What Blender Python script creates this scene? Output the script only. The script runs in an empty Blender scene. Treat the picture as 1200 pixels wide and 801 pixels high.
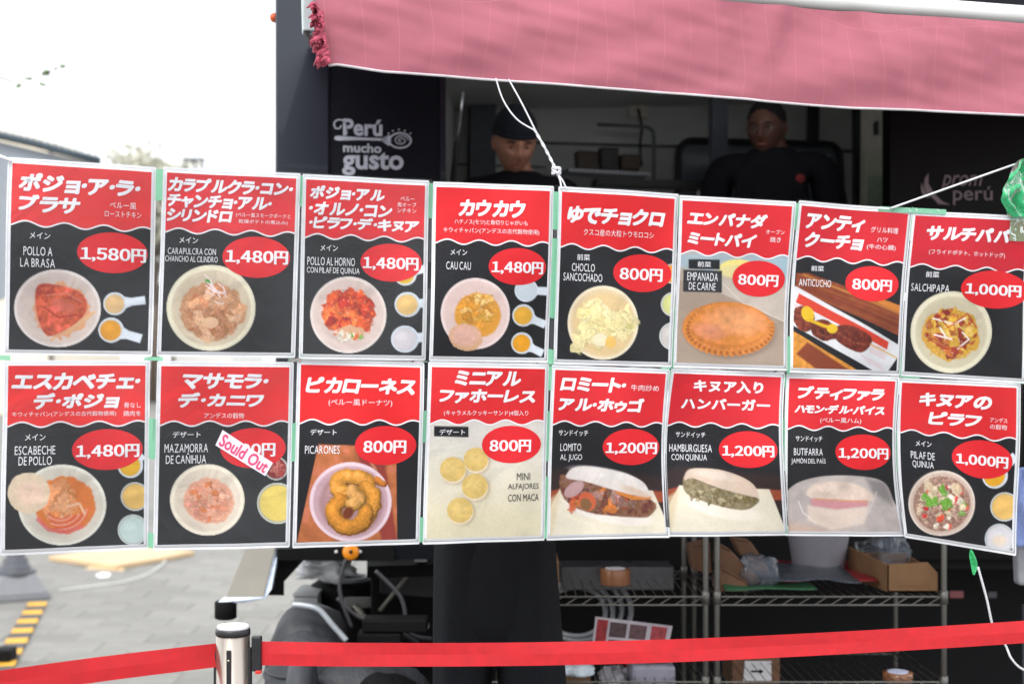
import bpy, math, random
import numpy as np
from mathutils import Vector, Matrix, noise as mnoise
random.seed(7); RNG = np.random.RandomState(7)
S = bpy.context.scene
COL = S.collection

# ---------------------------------------------------------------- camera, world, sun, exposure
F, CX, CAMH, HOR = 1650.0, 600.0, 1.5, 430.0      # focal length (px of a 1200 wide frame), eye height, horizon row
cd = bpy.data.cameras.new('camera'); cam = bpy.data.objects.new('camera', cd); COL.objects.link(cam)
cam.location = (0, 0, CAMH); cam.rotation_euler = (math.radians(90), 0, 0)
cd.sensor_width = 36; cd.lens = 36 * F / 1200; cd.shift_y = (HOR - 400.5) / 1200
cd.clip_start = 0.05; cd.clip_end = 3000
cd.dof.use_dof = True; cd.dof.focus_distance = 3.05; cd.dof.aperture_fstop = 3.2
S.camera = cam
W = bpy.data.worlds.new('World'); S.world = W; W.use_nodes = True
wn, wl = W.node_tree.nodes, W.node_tree.links
sky = wn.new('ShaderNodeTexSky'); sky.sky_type = 'NISHITA'; sky.sun_disc = False
SUN_EL, SUN_AZ = math.radians(52), math.radians(200)
sky.sun_elevation = SUN_EL; sky.sun_rotation = SUN_AZ; sky.dust_density = 6; sky.air_density = 1.5
hs = wn.new('ShaderNodeHueSaturation'); hs.inputs['Saturation'].default_value = 0.12; hs.inputs['Value'].default_value = 0.6
mx = wn.new('ShaderNodeMix'); mx.data_type = 'RGBA'; mx.inputs[0].default_value = 0.75
mx.inputs[7].default_value = (11.6, 12.0, 12.5, 1)      # overcast cloud layer
wl.new(sky.outputs[0], hs.inputs['Color']); wl.new(hs.outputs[0], mx.inputs[6])
bg = wn['Background']; bg.inputs['Strength'].default_value = 0.1
wl.new(mx.outputs[2], bg.inputs['Color'])
sl = bpy.data.lights.new('sun', 'SUN'); sun = bpy.data.objects.new('sun', sl); COL.objects.link(sun)
sl.energy = 0.9; sl.angle = math.radians(20); sl.color = (1, .97, .92)
sd = Vector((math.sin(SUN_AZ) * math.cos(SUN_EL), math.cos(SUN_AZ) * math.cos(SUN_EL), math.sin(SUN_EL)))
sun.rotation_euler = sd.to_track_quat('Z', 'Y').to_euler()
S.view_settings.view_transform = 'Standard'; S.view_settings.look = 'None'
S.view_settings.exposure = 1.0; S.view_settings.gamma = 1.0
S.render.engine = 'CYCLES'; S.cycles.use_denoising = True
S.cycles.transparent_max_bounces = 12; S.cycles.max_bounces = 8

# ---------------------------------------------------------------- helpers
def lin(c):
    c = np.asarray(c, float) / 255.0
    return np.where(c <= .04045, c / 12.92, ((c + .055) / 1.055) ** 2.4)
def P(px, py, Y): return Vector(((px - CX) / F * Y, Y, CAMH + (HOR - py) / F * Y))
T11 = math.tan(math.radians(11))
def plane_y(px, y0, t=T11): return y0 / (1 - t * (px - CX) / F)
def PP(px, py, y0, t=T11): return P(px, py, plane_y(px, y0, t))
BAN, AWN, TRK = 3.05, 3.12, 4.65                       # depth on the axis of the banner, awning front and truck side
def PB(px, py, off=0.): return PP(px, py, BAN + off)
def PT(px, py, off=0.): return PP(px, py, TRK + off)
NB = Vector((math.sin(math.radians(11)), -math.cos(math.radians(11)), 0))   # faces the viewer
IN = -NB

MATS = {}
def mat(name, c, rough=.6, metal=0., var=.12, scale=30., bump=0., bscale=None, coat=0., spec=.5, emit=None, alpha=1., stretch=None, alb=False):
    if name in MATS: return MATS[name]
    m = bpy.data.materials.new(name); m.use_nodes = True; MATS[name] = m
    n, l = m.node_tree.nodes, m.node_tree.links; b = n['Principled BSDF']
    c = tuple(lin(c)) if not alb else tuple(c)
    tc = n.new('ShaderNodeTexCoord'); src = tc.outputs['Object']
    if stretch:
        mp = n.new('ShaderNodeMapping'); mp.inputs['Scale'].default_value = stretch; l.new(src, mp.inputs[0]); src = mp.outputs[0]
    nz = n.new('ShaderNodeTexNoise'); nz.inputs['Scale'].default_value = scale; nz.inputs['Detail'].default_value = 5
    l.new(src, nz.inputs['Vector'])
    rp = n.new('ShaderNodeMapRange'); rp.inputs[1].default_value = .3; rp.inputs[2].default_value = .7
    rp.inputs[3].default_value = 1 - var; rp.inputs[4].default_value = 1 + var
    l.new(nz.outputs['Fac'], rp.inputs[0])
    mul = n.new('ShaderNodeVectorMath'); mul.operation = 'SCALE'; mul.inputs[0].default_value = c[:3]
    l.new(rp.outputs[0], mul.inputs['Scale']); l.new(mul.outputs[0], b.inputs['Base Color'])
    r2 = n.new('ShaderNodeMapRange'); r2.inputs[3].default_value = max(.03, rough - .1); r2.inputs[4].default_value = min(1, rough + .1)
    l.new(nz.outputs['Fac'], r2.inputs[0]); l.new(r2.outputs[0], b.inputs['Roughness'])
    b.inputs['Metallic'].default_value = metal; b.inputs['Coat Weight'].default_value = coat
    b.inputs['Specular IOR Level'].default_value = spec; b.inputs['Alpha'].default_value = alpha
    if bump:
        n2 = n.new('ShaderNodeTexNoise'); n2.inputs['Scale'].default_value = bscale or scale * 2; n2.inputs['Detail'].default_value = 4
        l.new(src, n2.inputs['Vector'])
        bp = n.new('ShaderNodeBump'); bp.inputs['Strength'].default_value = bump; bp.inputs['Distance'].default_value = .01
        l.new(n2.outputs['Fac'], bp.inputs['Height']); l.new(bp.outputs[0], b.inputs['Normal'])
    return m

ORG = {}; THINGS = []
class MB:
    def __init__(s): s.v, s.f = [], []
    def add(s, vs, fs):
        o = len(s.v); s.v += [tuple(v) for v in vs]; s.f += [tuple(o + i for i in f) for f in fs]; return s
    def prism(s, pts, d):                                # outline pts, pushed back by vector d
        n = len(pts); a = [Vector(p) for p in pts]; b = [p + Vector(d) for p in a]
        return s.add(a + b, [tuple(range(n)), tuple(range(2 * n - 1, n - 1, -1))] + [(i, i + n, (i + 1) % n + n, (i + 1) % n) for i in range(n)])
    def box(s, c, sz, rz=0, M=None):
        h = [x / 2 for x in sz]; R = M or Matrix.Rotation(rz, 3, 'Z')
        vs = [Vector(c) + R @ Vector((x * h[0], y * h[1], z * h[2])) for x in (-1, 1) for y in (-1, 1) for z in (-1, 1)]
        return s.add(vs, [(0, 1, 3, 2), (4, 6, 7, 5), (0, 4, 5, 1), (2, 3, 7, 6), (0, 2, 6, 4), (1, 5, 7, 3)])
    def tube(s, path, r, k=8, cap=True, closed=False):
        path = [Vector(p) for p in path]; n = len(path); rs = r if hasattr(r, '__len__') else [r] * n
        rings = []; ref = None
        for i, p in enumerate(path):
            a = path[(i - 1) % n] if (i or closed) else p; b = path[(i + 1) % n] if (i < n - 1 or closed) else p
            t = (b - a).normalized()
            if ref is None: ref = Vector((0, 0, 1)) if abs(t.z) < .9 else Vector((1, 0, 0))
            u = t.cross(ref).normalized(); w = u.cross(t).normalized(); ref = w
            rings.append([p + (u * math.cos(2 * math.pi * j / k) + w * math.sin(2 * math.pi * j / k)) * rs[i] for j in range(k)])
        vs = [q for R in rings for q in R]; fs = []
        for i in range(n if closed else n - 1):
            i2 = (i + 1) % n
            for j in range(k): fs.append((i * k + j, i * k + (j + 1) % k, i2 * k + (j + 1) % k, i2 * k + j))
        if cap and not closed: fs += [tuple(range(k))[::-1], tuple((n - 1) * k + j for j in range(k))]
        return s.add(vs, fs)
    def lathe(s, prof, c, k=24, M=None):                 # prof: (r, z)
        vs = []
        for r, z in prof:
            for j in range(k):
                a = 2 * math.pi * j / k; q = Vector((r * math.cos(a), r * math.sin(a), z))
                vs.append(Vector(c) + (M @ q if M else q))
        fs = [(i * k + j, i * k + (j + 1) % k, (i + 1) * k + (j + 1) % k, (i + 1) * k + j) for i in range(len(prof) - 1) for j in range(k)]
        fs += [tuple(range(k))[::-1], tuple((len(prof) - 1) * k + j for j in range(k))]
        return s.add(vs, fs)
    def ball(s, c, r, k=12, M=None, fn=None):
        r = r if hasattr(r, '__len__') else (r, r, r); vs = []; nr = k
        for i in range(1, nr):
            th = math.pi * i / nr
            for j in range(2 * k):
                a = math.pi * j / k; q = Vector((math.sin(th) * math.cos(a), math.sin(th) * math.sin(a), math.cos(th)))
                if fn: q = fn(q)
                q = Vector((q.x * r[0], q.y * r[1], q.z * r[2])); vs.append(Vector(c) + (M @ q if M else q))
        q0, q1 = Vector((0, 0, 1)), Vector((0, 0, -1))
        if fn: q0, q1 = fn(q0), fn(q1)
        for q in (q0, q1):
            q = Vector((q.x * r[0], q.y * r[1], q.z * r[2])); vs.append(Vector(c) + (M @ q if M else q))
        K = 2 * k; fs = [(i * K + j, (i + 1) * K + j, (i + 1) * K + (j + 1) % K, i * K + (j + 1) % K) for i in range(nr - 2) for j in range(K)]
        a, b = (nr - 1) * K, (nr - 1) * K + 1
        fs += [(a, j, (j + 1) % K) for j in range(K)] + [(b, (nr - 2) * K + (j + 1) % K, (nr - 2) * K + j) for j in range(K)]
        return s.add(vs, fs)
    def build(s, name, m, parent=None, smooth=False, bevel=0, kind=None, label=None, flip=True):
        v = np.array(s.v, float); return mesh_obj(name, v, s.f, m, parent, smooth, bevel, kind, label, fix=True)

def mesh_obj(name, v, f, m, parent=None, smooth=False, bevel=0, kind=None, label=None, cols=None, fix=False):
    o3 = (v.min(0) + v.max(0)) / 2; o3[2] = v[:, 2].min()
    me = bpy.data.meshes.new(name)
    if isinstance(f, np.ndarray):
        k = f.shape[1]; me.vertices.add(len(v)); me.vertices.foreach_set('co', (v - o3).astype(np.float32).ravel())
        me.loops.add(f.size); me.loops.foreach_set('vertex_index', f.astype(np.int32).ravel())
        me.polygons.add(len(f)); me.polygons.foreach_set('loop_start', np.arange(0, f.size, k, dtype=np.int32))
        me.update(calc_edges=True)
    else:
        me.from_pydata([tuple(x) for x in (v - o3)], [], f); me.update()
    if fix:
        import bmesh
        bm = bmesh.new(); bm.from_mesh(me); bmesh.ops.recalc_face_normals(bm, faces=bm.faces); bm.to_mesh(me); bm.free()
    if cols is not None:
        a = me.color_attributes.new('print', 'FLOAT_COLOR', 'POINT')
        a.data.foreach_set('color', np.c_[cols, np.ones(len(cols))].astype(np.float32).ravel())
    if smooth: me.polygons.foreach_set('use_smooth', [True] * len(me.polygons))
    o = bpy.data.objects.new(name, me); COL.objects.link(o)
    if m: me.materials.append(m)
    if bevel:
        b = o.modifiers.new('bevel', 'BEVEL'); b.width = bevel; b.segments = 2; b.limit_method = 'ANGLE'
        if smooth is False:
            me.polygons.foreach_set('use_smooth', [False] * len(me.polygons))
    if kind: o['kind'] = kind
    if label: o['label'] = label
    ORG[o.name] = Vector(o3)
    if parent: o.parent = parent
    else: THINGS.append(o)
    return o
def tag(o, label, cat, group=None):
    o['label'] = label; o['category'] = cat
    if group: o['group'] = group
    return o
def thing(name, label, cat, group=None):
    o = bpy.data.objects.new(name, None); COL.objects.link(o); o.empty_display_size = .1
    ORG[o.name] = None; THINGS.append(o); return tag(o, label, cat, group)
def settle():                                            # put every empty at its thing's base, children relative to it
    for t in THINGS:
        if ORG[t.name] is None:
            ps = [ORG[c.name] for c in t.children]
            if not ps: continue
            lo = Vector((sum(p.x for p in ps) / len(ps), sum(p.y for p in ps) / len(ps), min(p.z for p in ps))); ORG[t.name] = lo
        t.location = ORG[t.name]
        for c in t.children:
            c.location = ORG[c.name] - ORG[t.name]
            for g in c.children: g.location = ORG[g.name] - ORG[c.name]

# ---------------------------------------------------------------- lettering: every string is turned into a mesh once
STY = {'brush': (.008, .15), 'jp': (.008, 0), 'cap': (.0, 0), 'lat': (.0, 0), 'thin': (.0, 0), 'price': (.018, 0), 'bold': (.012, 0), 'ital': (.0, .3), 'round': (.028, 0), 'hand': (.022, .1)}
TXT = {}
WANT = []
def want(s, st): TXT[(s, st)] = None; WANT.append((s, st))
NIB = {'brush': [(-.064, -.045), (-.058, .015), (-.034, -.016), (-.018, -.048), (-.014, .042), (0, 0), (.014, -.042), (.018, .048), (.034, .016), (.058, -.015), (.064, .045)], 'bold': [(-.045, 0), (-.024, .03), (-.024, -.03), (0, 0), (.024, -.03), (.024, .03), (.045, 0)],
       'price': [(-.036, 0), (-.018, 0), (0, 0), (.018, 0), (.036, 0)]}
PACK = {'lat': .12, 'brush': .09, 'price': .085}
def layout(s, st):
    rnd = random.Random(s); x = 0; V, Fc = [], []
    for ch in s:
        v, f = RAW[(ch, st)]
        if len(v) == 0: x += .22; continue
        w = v[:, 0].max() - v[:, 0].min(); q = v.copy(); q[:, 0] -= v[:, 0].min()
        if st == 'brush':
            a = rnd.uniform(-.05, .05); c = q.mean(0); d = q - c; k = rnd.uniform(.97, 1.06); q = c + np.c_[d[:, 0] * math.cos(a) - d[:, 1] * math.sin(a), d[:, 0] * math.sin(a) + d[:, 1] * math.cos(a)] * k
            if ch == '・': q = c + d * .72
        if st == 'price' and ch == '円': q[:, 0] *= .92; w *= .92
        q[:, 0] += x; x += w + PACK[st]; V.append(q); Fc.append(f)
    vs, fs = [], []; o = 0
    for v, f in zip(V, Fc): vs.append(v); fs += [tuple(o + i for i in t) for t in f]; o += len(v)
    return np.concatenate(vs), fs
RAW = {}
def make_texts():
    obs = {}
    for (s, st) in list(TXT):
        if st in PACK:
            del TXT[(s, st)]
            for ch in s: RAW[(ch, st)] = None
    for (s, st) in RAW:
        c = bpy.data.curves.new('t', 'FONT'); c.body = chr(ord(s) + 0xFEE0) if st == 'price' and s.isdigit() else s; c.offset, c.shear = STY[st]; c.resolution_u = 3
        o = bpy.data.objects.new('t', c); COL.objects.link(o); obs[(s, st, 1)] = o
    for (s, st) in TXT:
        c = bpy.data.curves.new('t', 'FONT'); c.body = s; c.offset, c.shear = STY[st]; c.resolution_u = 3
        o = bpy.data.objects.new('t', c); COL.objects.link(o); obs[(s, st)] = o
    bpy.context.view_layer.update(); dg = bpy.context.evaluated_depsgraph_get()
    for k, o in obs.items():
        e = o.evaluated_get(dg); me = e.to_mesh()
        v = np.array([tuple(x.co)[:2] for x in me.vertices]).reshape(-1, 2); f = [tuple(p.vertices) for p in me.polygons]
        if len(k) == 3: e.to_mesh_clear(); RAW[k[:2]] = (v, f); continue
        e.to_mesh_clear(); TXT[k] = ((v - v.min(0)) / np.maximum(v.max(0) - v.min(0), 1e-6) - .5, f)
    for s, st in WANT:
        if st in PACK: v, f = layout(s, st); TXT[(s, st)] = ((v - v.min(0)) / (v.max(0) - v.min(0)) - .5, f)
    for o in obs.values():
        c = o.data; bpy.data.objects.remove(o); bpy.data.curves.remove(c)

# ---------------------------------------------------------------- the menu posters
# (scale, ox, oy) of the layout coordinates, four corners TL TR BL BR, texts, badge, painter
def vnoise(X, Y, s, seed=0, oct=3):
    out = np.zeros_like(X); amp = 1.; tot = 0.
    for o in range(oct):
        r = np.random.RandomState(seed * 31 + o); G = r.rand(64, 64)
        x, y = X / s * 2 ** o + 100, Y / s * 2 ** o + 100; xi, yi = np.floor(x).astype(int), np.floor(y).astype(int)
        fx, fy = x - xi, y - yi; fx, fy = fx * fx * (3 - 2 * fx), fy * fy * (3 - 2 * fy)
        g = lambda a, b: G[a % 64, b % 64]
        out += amp * ((g(xi, yi) * (1 - fx) + g(xi + 1, yi) * fx) * (1 - fy) + (g(xi, yi + 1) * (1 - fx) + g(xi + 1, yi + 1) * fx) * fy); tot += amp; amp *= .55
    return out / tot
class Cv:                                                # a painter on the vertices of the print
    def __init__(s, X, Y, base): s.X, s.Y = X, Y; s.c = np.tile(np.asarray(base, float), (len(X), 1)); s.seed = 3
    def put(s, a, col): col = np.asarray(col, float); s.c += (col - s.c) * np.clip(a, 0, 1)[:, None]
    def em(s, cx, cy, rx, ry, rot=0, soft=2.5, wob=0.):
        a = math.radians(rot); dx, dy = s.X - cx, s.Y - cy
        x, y = dx * math.cos(a) + dy * math.sin(a), -dx * math.sin(a) + dy * math.cos(a)
        r = np.sqrt((x / rx) ** 2 + (y / ry) ** 2)
        if wob: r = r + wob * (vnoise(s.X, s.Y, 26., s.seed) - .5)
        return np.clip((1 - r) * min(rx, ry) / soft + .5, 0, 1)
    def el(s, cx, cy, rx, ry, col, rot=0, soft=2.5, wob=0., a=1.): s.put(s.em(cx, cy, rx, ry, rot, soft, wob) * a, col)
    def pm(s, pts, soft=2.5):
        d = np.full(len(s.X), 1e9); ins = np.zeros(len(s.X), bool); n = len(pts)
        for i in range(n):
            (x0, y0), (x1, y1) = pts[i], pts[(i + 1) % n]; ex, ey = x1 - x0, y1 - y0
            t = np.clip(((s.X - x0) * ex + (s.Y - y0) * ey) / (ex * ex + ey * ey + 1e-9), 0, 1)
            d = np.minimum(d, np.hypot(s.X - x0 - t * ex, s.Y - y0 - t * ey))
            if y0 != y1: ins ^= ((y0 > s.Y) != (y1 > s.Y)) & (s.X < ex * (s.Y - y0) / (y1 - y0) + x0)
        return np.clip(np.where(ins, d, -d) / soft + .5, 0, 1)
    def sm(s, pts, soft=4):
        n = len(pts); out = []
        for i in range(n):
            p0, p1, p2, p3 = [np.array(pts[(i + k) % n], float) for k in (-1, 0, 1, 2)]
            for t in (0, .25, .5, .75): out.append(tuple(.5 * (2 * p1 + (p2 - p0) * t + (2 * p0 - 5 * p1 + 4 * p2 - p3) * t * t + (3 * p1 - p0 - 3 * p2 + p3) * t ** 3)))
        return s.pm(out, soft)
    def pg(s, pts, col, soft=2.5, a=1.): s.put(s.pm(pts, soft) * a, col)
    def ln(s, pts, w, col, a=1.):
        d = np.full(len(s.X), 1e9)
        for (x0, y0), (x1, y1) in zip(pts[:-1], pts[1:]):
            ex, ey = x1 - x0, y1 - y0; t = np.clip(((s.X - x0) * ex + (s.Y - y0) * ey) / (ex * ex + ey * ey + 1e-9), 0, 1)
            d = np.minimum(d, np.hypot(s.X - x0 - t * ex, s.Y - y0 - t * ey))
        s.put(np.clip((w / 2 - d) / 2.5 + .5, 0, 1) * a, col)
    def mot(s, mask, amt, sc=12., seed=1):               # mottling inside a mask
        k = 1 + amt * (vnoise(s.X, s.Y, sc, seed) - .5) * 2; s.c *= 1 + (k - 1)[:, None] * mask[:, None]
    def bits(s, n, cx, cy, rx, ry, sz, pal, seed, asp=.6, a=.9, soft=3.):
        r = np.random.RandomState(seed); X0, Y0 = s.X, s.Y; k_ = sz * .55 + 3
        s.X = X0 + (vnoise(X0, Y0, sz * .9 + 6, seed + 1) - .5) * k_ * 2.2; s.Y = Y0 + (vnoise(X0, Y0, sz * .9 + 6, seed + 2) - .5) * k_ * 2.2
        for i in range(n):
            q = math.sqrt(r.rand()) * .92; t = r.rand() * 6.283; w = sz * (.6 + .8 * r.rand())
            col = np.array(pal[r.randint(len(pal))], float) * (.88 + .24 * r.rand())
            x, y, rt = cx + q * rx * math.cos(t), cy + q * ry * math.sin(t), r.rand() * 180
            s.el(x + w * .12, y + w * .16, w, w * asp, col * .76, rt, soft + 2, a=a * .5)
            s.el(x, y, w, w * asp, col, rt, soft, a=a); s.el(x - w * .2, y - w * .2, w * .45, w * asp * .35, np.minimum(col * 1.14, 255), rt, soft + 2, a=.5)
        s.X, s.Y = X0, Y0; m = s.em(cx, cy, rx * 1.05, ry * 1.05, soft=10); s.mot(m, .16, 7, seed + 4); s.mot(m, .12, 3.2, seed + 5)
        sp = np.clip((vnoise(X0, Y0, 6., seed + 9, 2) - .74) * 9, 0, 1) * m; s.put(sp * .45, (246, 236, 226))
    def rope(s, pts, w, col):
        X0, Y0 = s.X, s.Y; s.X = X0 + (vnoise(X0, Y0, 24., 5) - .5) * 16; s.Y = Y0 + (vnoise(X0, Y0, 24., 6) - .5) * 16; c = np.array(col, float)
        s.ln([(x + 3, y + 5) for x, y in pts], w * 1.12, c * .55); s.ln(pts, w, c * .86); s.ln([(x - 2, y - 3) for x, y in pts], w * .7, c); s.ln([(x - 5, y - 7) for x, y in pts], w * .28, np.minimum(c * 1.14, 255), .8); s.X, s.Y = X0, Y0
    def bowl(s, cx, cy, rx, ry, rim=(228, 216, 208), inn=(212, 196, 186), t=.12, dx=0, dy=4):
        s.el(cx, cy, rx, ry, rim); s.el(cx, cy, rx * .965, ry * .965, np.array(rim) * 1.05, soft=5, a=.7)
        s.el(cx + dx * .3, cy + 1, rx * (1 - t * .55), ry * (1 - t * .55), inn, soft=8)
        s.el(cx + dx - rx * .1, cy + dy - ry * .12, rx * (1 - t * 1.6), ry * (1 - t * 1.6), np.array(inn) * .92, soft=30, a=.6)
    def spoon(s, cx, cy, r, hx, hy, food=None):
        dx, dy = hx - cx, hy - cy; L = math.hypot(dx, dy); nx, ny = -dy / L, dx / L; C = (214, 222, 232)
        s.pg([(cx + nx * r * .75, cy + ny * r * .75), (cx + dx * .55 + nx * r * .34, cy + dy * .55 + ny * r * .34), (hx + nx * r * .36, hy + ny * r * .36), (hx - nx * r * .36, hy - ny * r * .36), (cx + dx * .55 - nx * r * .34, cy + dy * .55 - ny * r * .34), (cx - nx * r * .75, cy - ny * r * .75)], C, 4)
        s.el(cx, cy, r, r * .98, C); s.el(cx, cy, r * .9, r * .88, (196, 205, 214))
        if food is not None: s.el(cx - 2, cy + 1, r * .82, r * .8, food); s.el(cx - r * .2, cy - r * .2, r * .4, r * .3, np.minimum(np.array(food) * 1.12, 255), soft=14, a=.6)
    def cup(s, cx, cy, r, food, rim=(216, 220, 220)):
        s.el(cx, cy, r, r, rim); s.el(cx, cy, r * .93, r * .93, (150, 150, 145)); s.el(cx, cy, r * .88, r * .88, food)
        s.el(cx - r * .25, cy - r * .25, r * .4, r * .3, np.minimum(np.array(food) * 1.1, 255), soft=16, a=.6)

DK = (26, 26, 31)
def f1(c):
    c.bowl(225, 605, 170, 152, (224, 214, 210), (208, 190, 182))
    c.el(240, 610, 112, 105, (216, 150, 110), wob=.5, soft=6)
    r = np.random.RandomState(5)
    for i in range(16):
        x, y = 215 + r.rand() * 130, 640 + r.rand() * 70; c.ln([(x - 38, y + 22), (x + 30, y - 34)], 9, (224, 176, 128)); c.ln([(x - 38, y + 24), (x + 30, y - 32)], 3, (190, 130, 86), .6)
    m = c.sm([(145, 520), (200, 510), (310, 540), (342, 600), (300, 660), (205, 712), (165, 690), (140, 600)], 6); c.put(m, (196, 78, 60)); c.mot(m, .35, 38, 4); c.mot(m, .25, 12, 5)
    c.el(250, 595, 55, 30, (214, 104, 84), 20, 18, a=.6); c.ln([(170, 600), (230, 640), (300, 630)], 7, (140, 48, 40), .6); c.ln([(180, 555), (260, 545), (320, 580)], 6, (224, 130, 100), .6)
    c.spoon(450, 587, 46, 568, 572, (216, 176, 120)); c.spoon(435, 690, 50, 553, 724, (214, 142, 40))
def f2(c):
    c.bowl(258, 603, 174, 168, (226, 218, 192), (206, 190, 164), .2)
    c.el(262, 615, 126, 112, (188, 132, 92), wob=.25, soft=6); c.bits(46, 262, 620, 118, 102, 26, [(206, 150, 108), (190, 124, 84), (214, 166, 128), (170, 104, 70)], 11)
    c.el(255, 660, 32, 22, (220, 176, 138)); c.el(248, 500, 14, 9, (70, 140, 60), 30)
    r = np.random.RandomState(2)
    for i in range(13):
        x, y = 285 + r.randn() * 18, 530 + r.randn() * 22; c.ln([(x - 22, y - 20 * r.rand()), (x, y + 6), (x + 26 * r.rand(), y + 34 * r.rand())], 5, (238, 214, 214))
def chicken(c, cx, cy, k=1.):
    c.el(cx, cy, 104 * k, 92 * k, (196, 70, 36), wob=.5, soft=5); c.bits(34, cx, cy, 92 * k, 80 * k, 27, [(206, 74, 34), (190, 58, 30), (222, 98, 50), (160, 40, 24)], 21)
    m = c.em(cx, cy, 104 * k, 92 * k); c.mot(m, .35, 16, 6)
def f3(c):
    c.bowl(228, 597, 149, 150, (226, 212, 206), (212, 190, 182)); chicken(c, 228, 588)
    c.el(235, 668, 55, 30, (210, 160, 120), wob=.4); c.bits(18, 228, 680, 52, 22, 10, [(230, 220, 200), (110, 150, 60), (222, 90, 50), (240, 232, 214)], 5)
    c.spoon(450, 440, 44, 530, 415, (214, 170, 60)); c.spoon(458, 557, 50, 540, 550, (220, 180, 108)); c.spoon(448, 692, 54, 545, 682, (206, 198, 204))
def f4(c):
    c.bowl(232, 583, 142, 145, (228, 208, 206), (216, 188, 182)); c.el(242, 590, 95, 92, (206, 138, 56), soft=8, wob=.1)
    c.bits(40, 235, 570, 82, 72, 19, [(218, 160, 72), (226, 176, 96), (200, 130, 50)], 31); c.bits(14, 250, 520, 22, 30, 8, [(230, 190, 110)], 32)
    m = c.em(192, 680, 70, 54, 10, wob=.15); c.put(m, (206, 158, 120)); c.el(192, 672, 58, 42, (218, 168, 150), soft=20); c.mot(m, .06, 14, 9)
    c.spoon(440, 488, 48, 528, 492); c.spoon(430, 590, 46, 522, 628, (222, 162, 62)); c.spoon(425, 703, 45, 512, 745, (222, 146, 32))
def f5(c):
    c.bowl(233, 585, 145, 151, (228, 214, 186), (218, 192, 150), .14); c.el(236, 590, 124, 126, (214, 184, 132), soft=10)
    c.bits(30, 200, 570, 62, 70, 30, [(228, 210, 148), (222, 204, 140), (232, 218, 166)], 41); c.bits(30, 305, 580, 52, 58, 26, [(234, 218, 160), (226, 208, 146)], 42)
    c.bits(12, 165, 640, 40, 40, 32, [(228, 212, 152)], 43); c.el(220, 655, 30, 26, (226, 214, 180)); c.el(262, 665, 22, 24, (226, 180, 90)); c.el(345, 600, 20, 12, (150, 150, 70), a=.4)
    c.cup(515, 385, 40, (226, 140, 40)); c.cup(520, 510, 50, (196, 196, 120)); c.cup(520, 640, 57, (186, 180, 176))
def f6(c):
    c.c[:] = (168, 150, 136); c.pg([(0, 280), (600, 280), (600, 430), (0, 330)], (150, 168, 178), 20); c.el(310, 345, 85, 40, (232, 214, 120), soft=6); c.el(300, 360, 90, 30, (208, 196, 150), soft=12, a=.6)
    c.pg([(430, 300), (530, 300), (530, 400), (470, 370)], (150, 178, 190), 10); c.pg([(0, 380), (240, 425), (600, 600), (600, 800), (0, 800)], (158, 138, 122), 8); c.pg([(235, 385), (520, 430), (525, 575), (330, 490), (235, 450)], (186, 172, 160), 6)
    c.ln([(235, 400), (330, 490), (525, 578)], 5, (206, 196, 186)); m = c.em(270, 600, 190, 114, 3); c.put(c.em(275, 612, 196, 116, 3, 16) * .4, (90, 70, 56))
    c.put(m, (190, 108, 58))
    for i in range(36):
        t = math.radians(-10 + i * 8.6); x, y = 270 + 178 * math.cos(t), 598 + 104 * math.sin(t)
        if t < 3.9: c.el(x, y, 19, 14, (204, 120, 66), math.degrees(t)); c.el(x + 6, y + 4, 9, 7, (132, 62, 30), math.degrees(t), a=.6)
    m2 = c.em(275, 580, 160, 90, 3, 10); c.put(m2, (208, 124, 66)); c.el(300, 570, 110, 52, (226, 152, 96), 5, 40, a=.8); c.el(190, 610, 60, 30, (222, 138, 110), 10, 30, a=.6); c.mot(m, .12, 22, 3)
    c.pg([(97, 305), (230, 307), (230, 349), (97, 345)], DK); c.pg([(75, 350), (240, 354), (239, 448), (75, 443)], (52, 52, 56))
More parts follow.
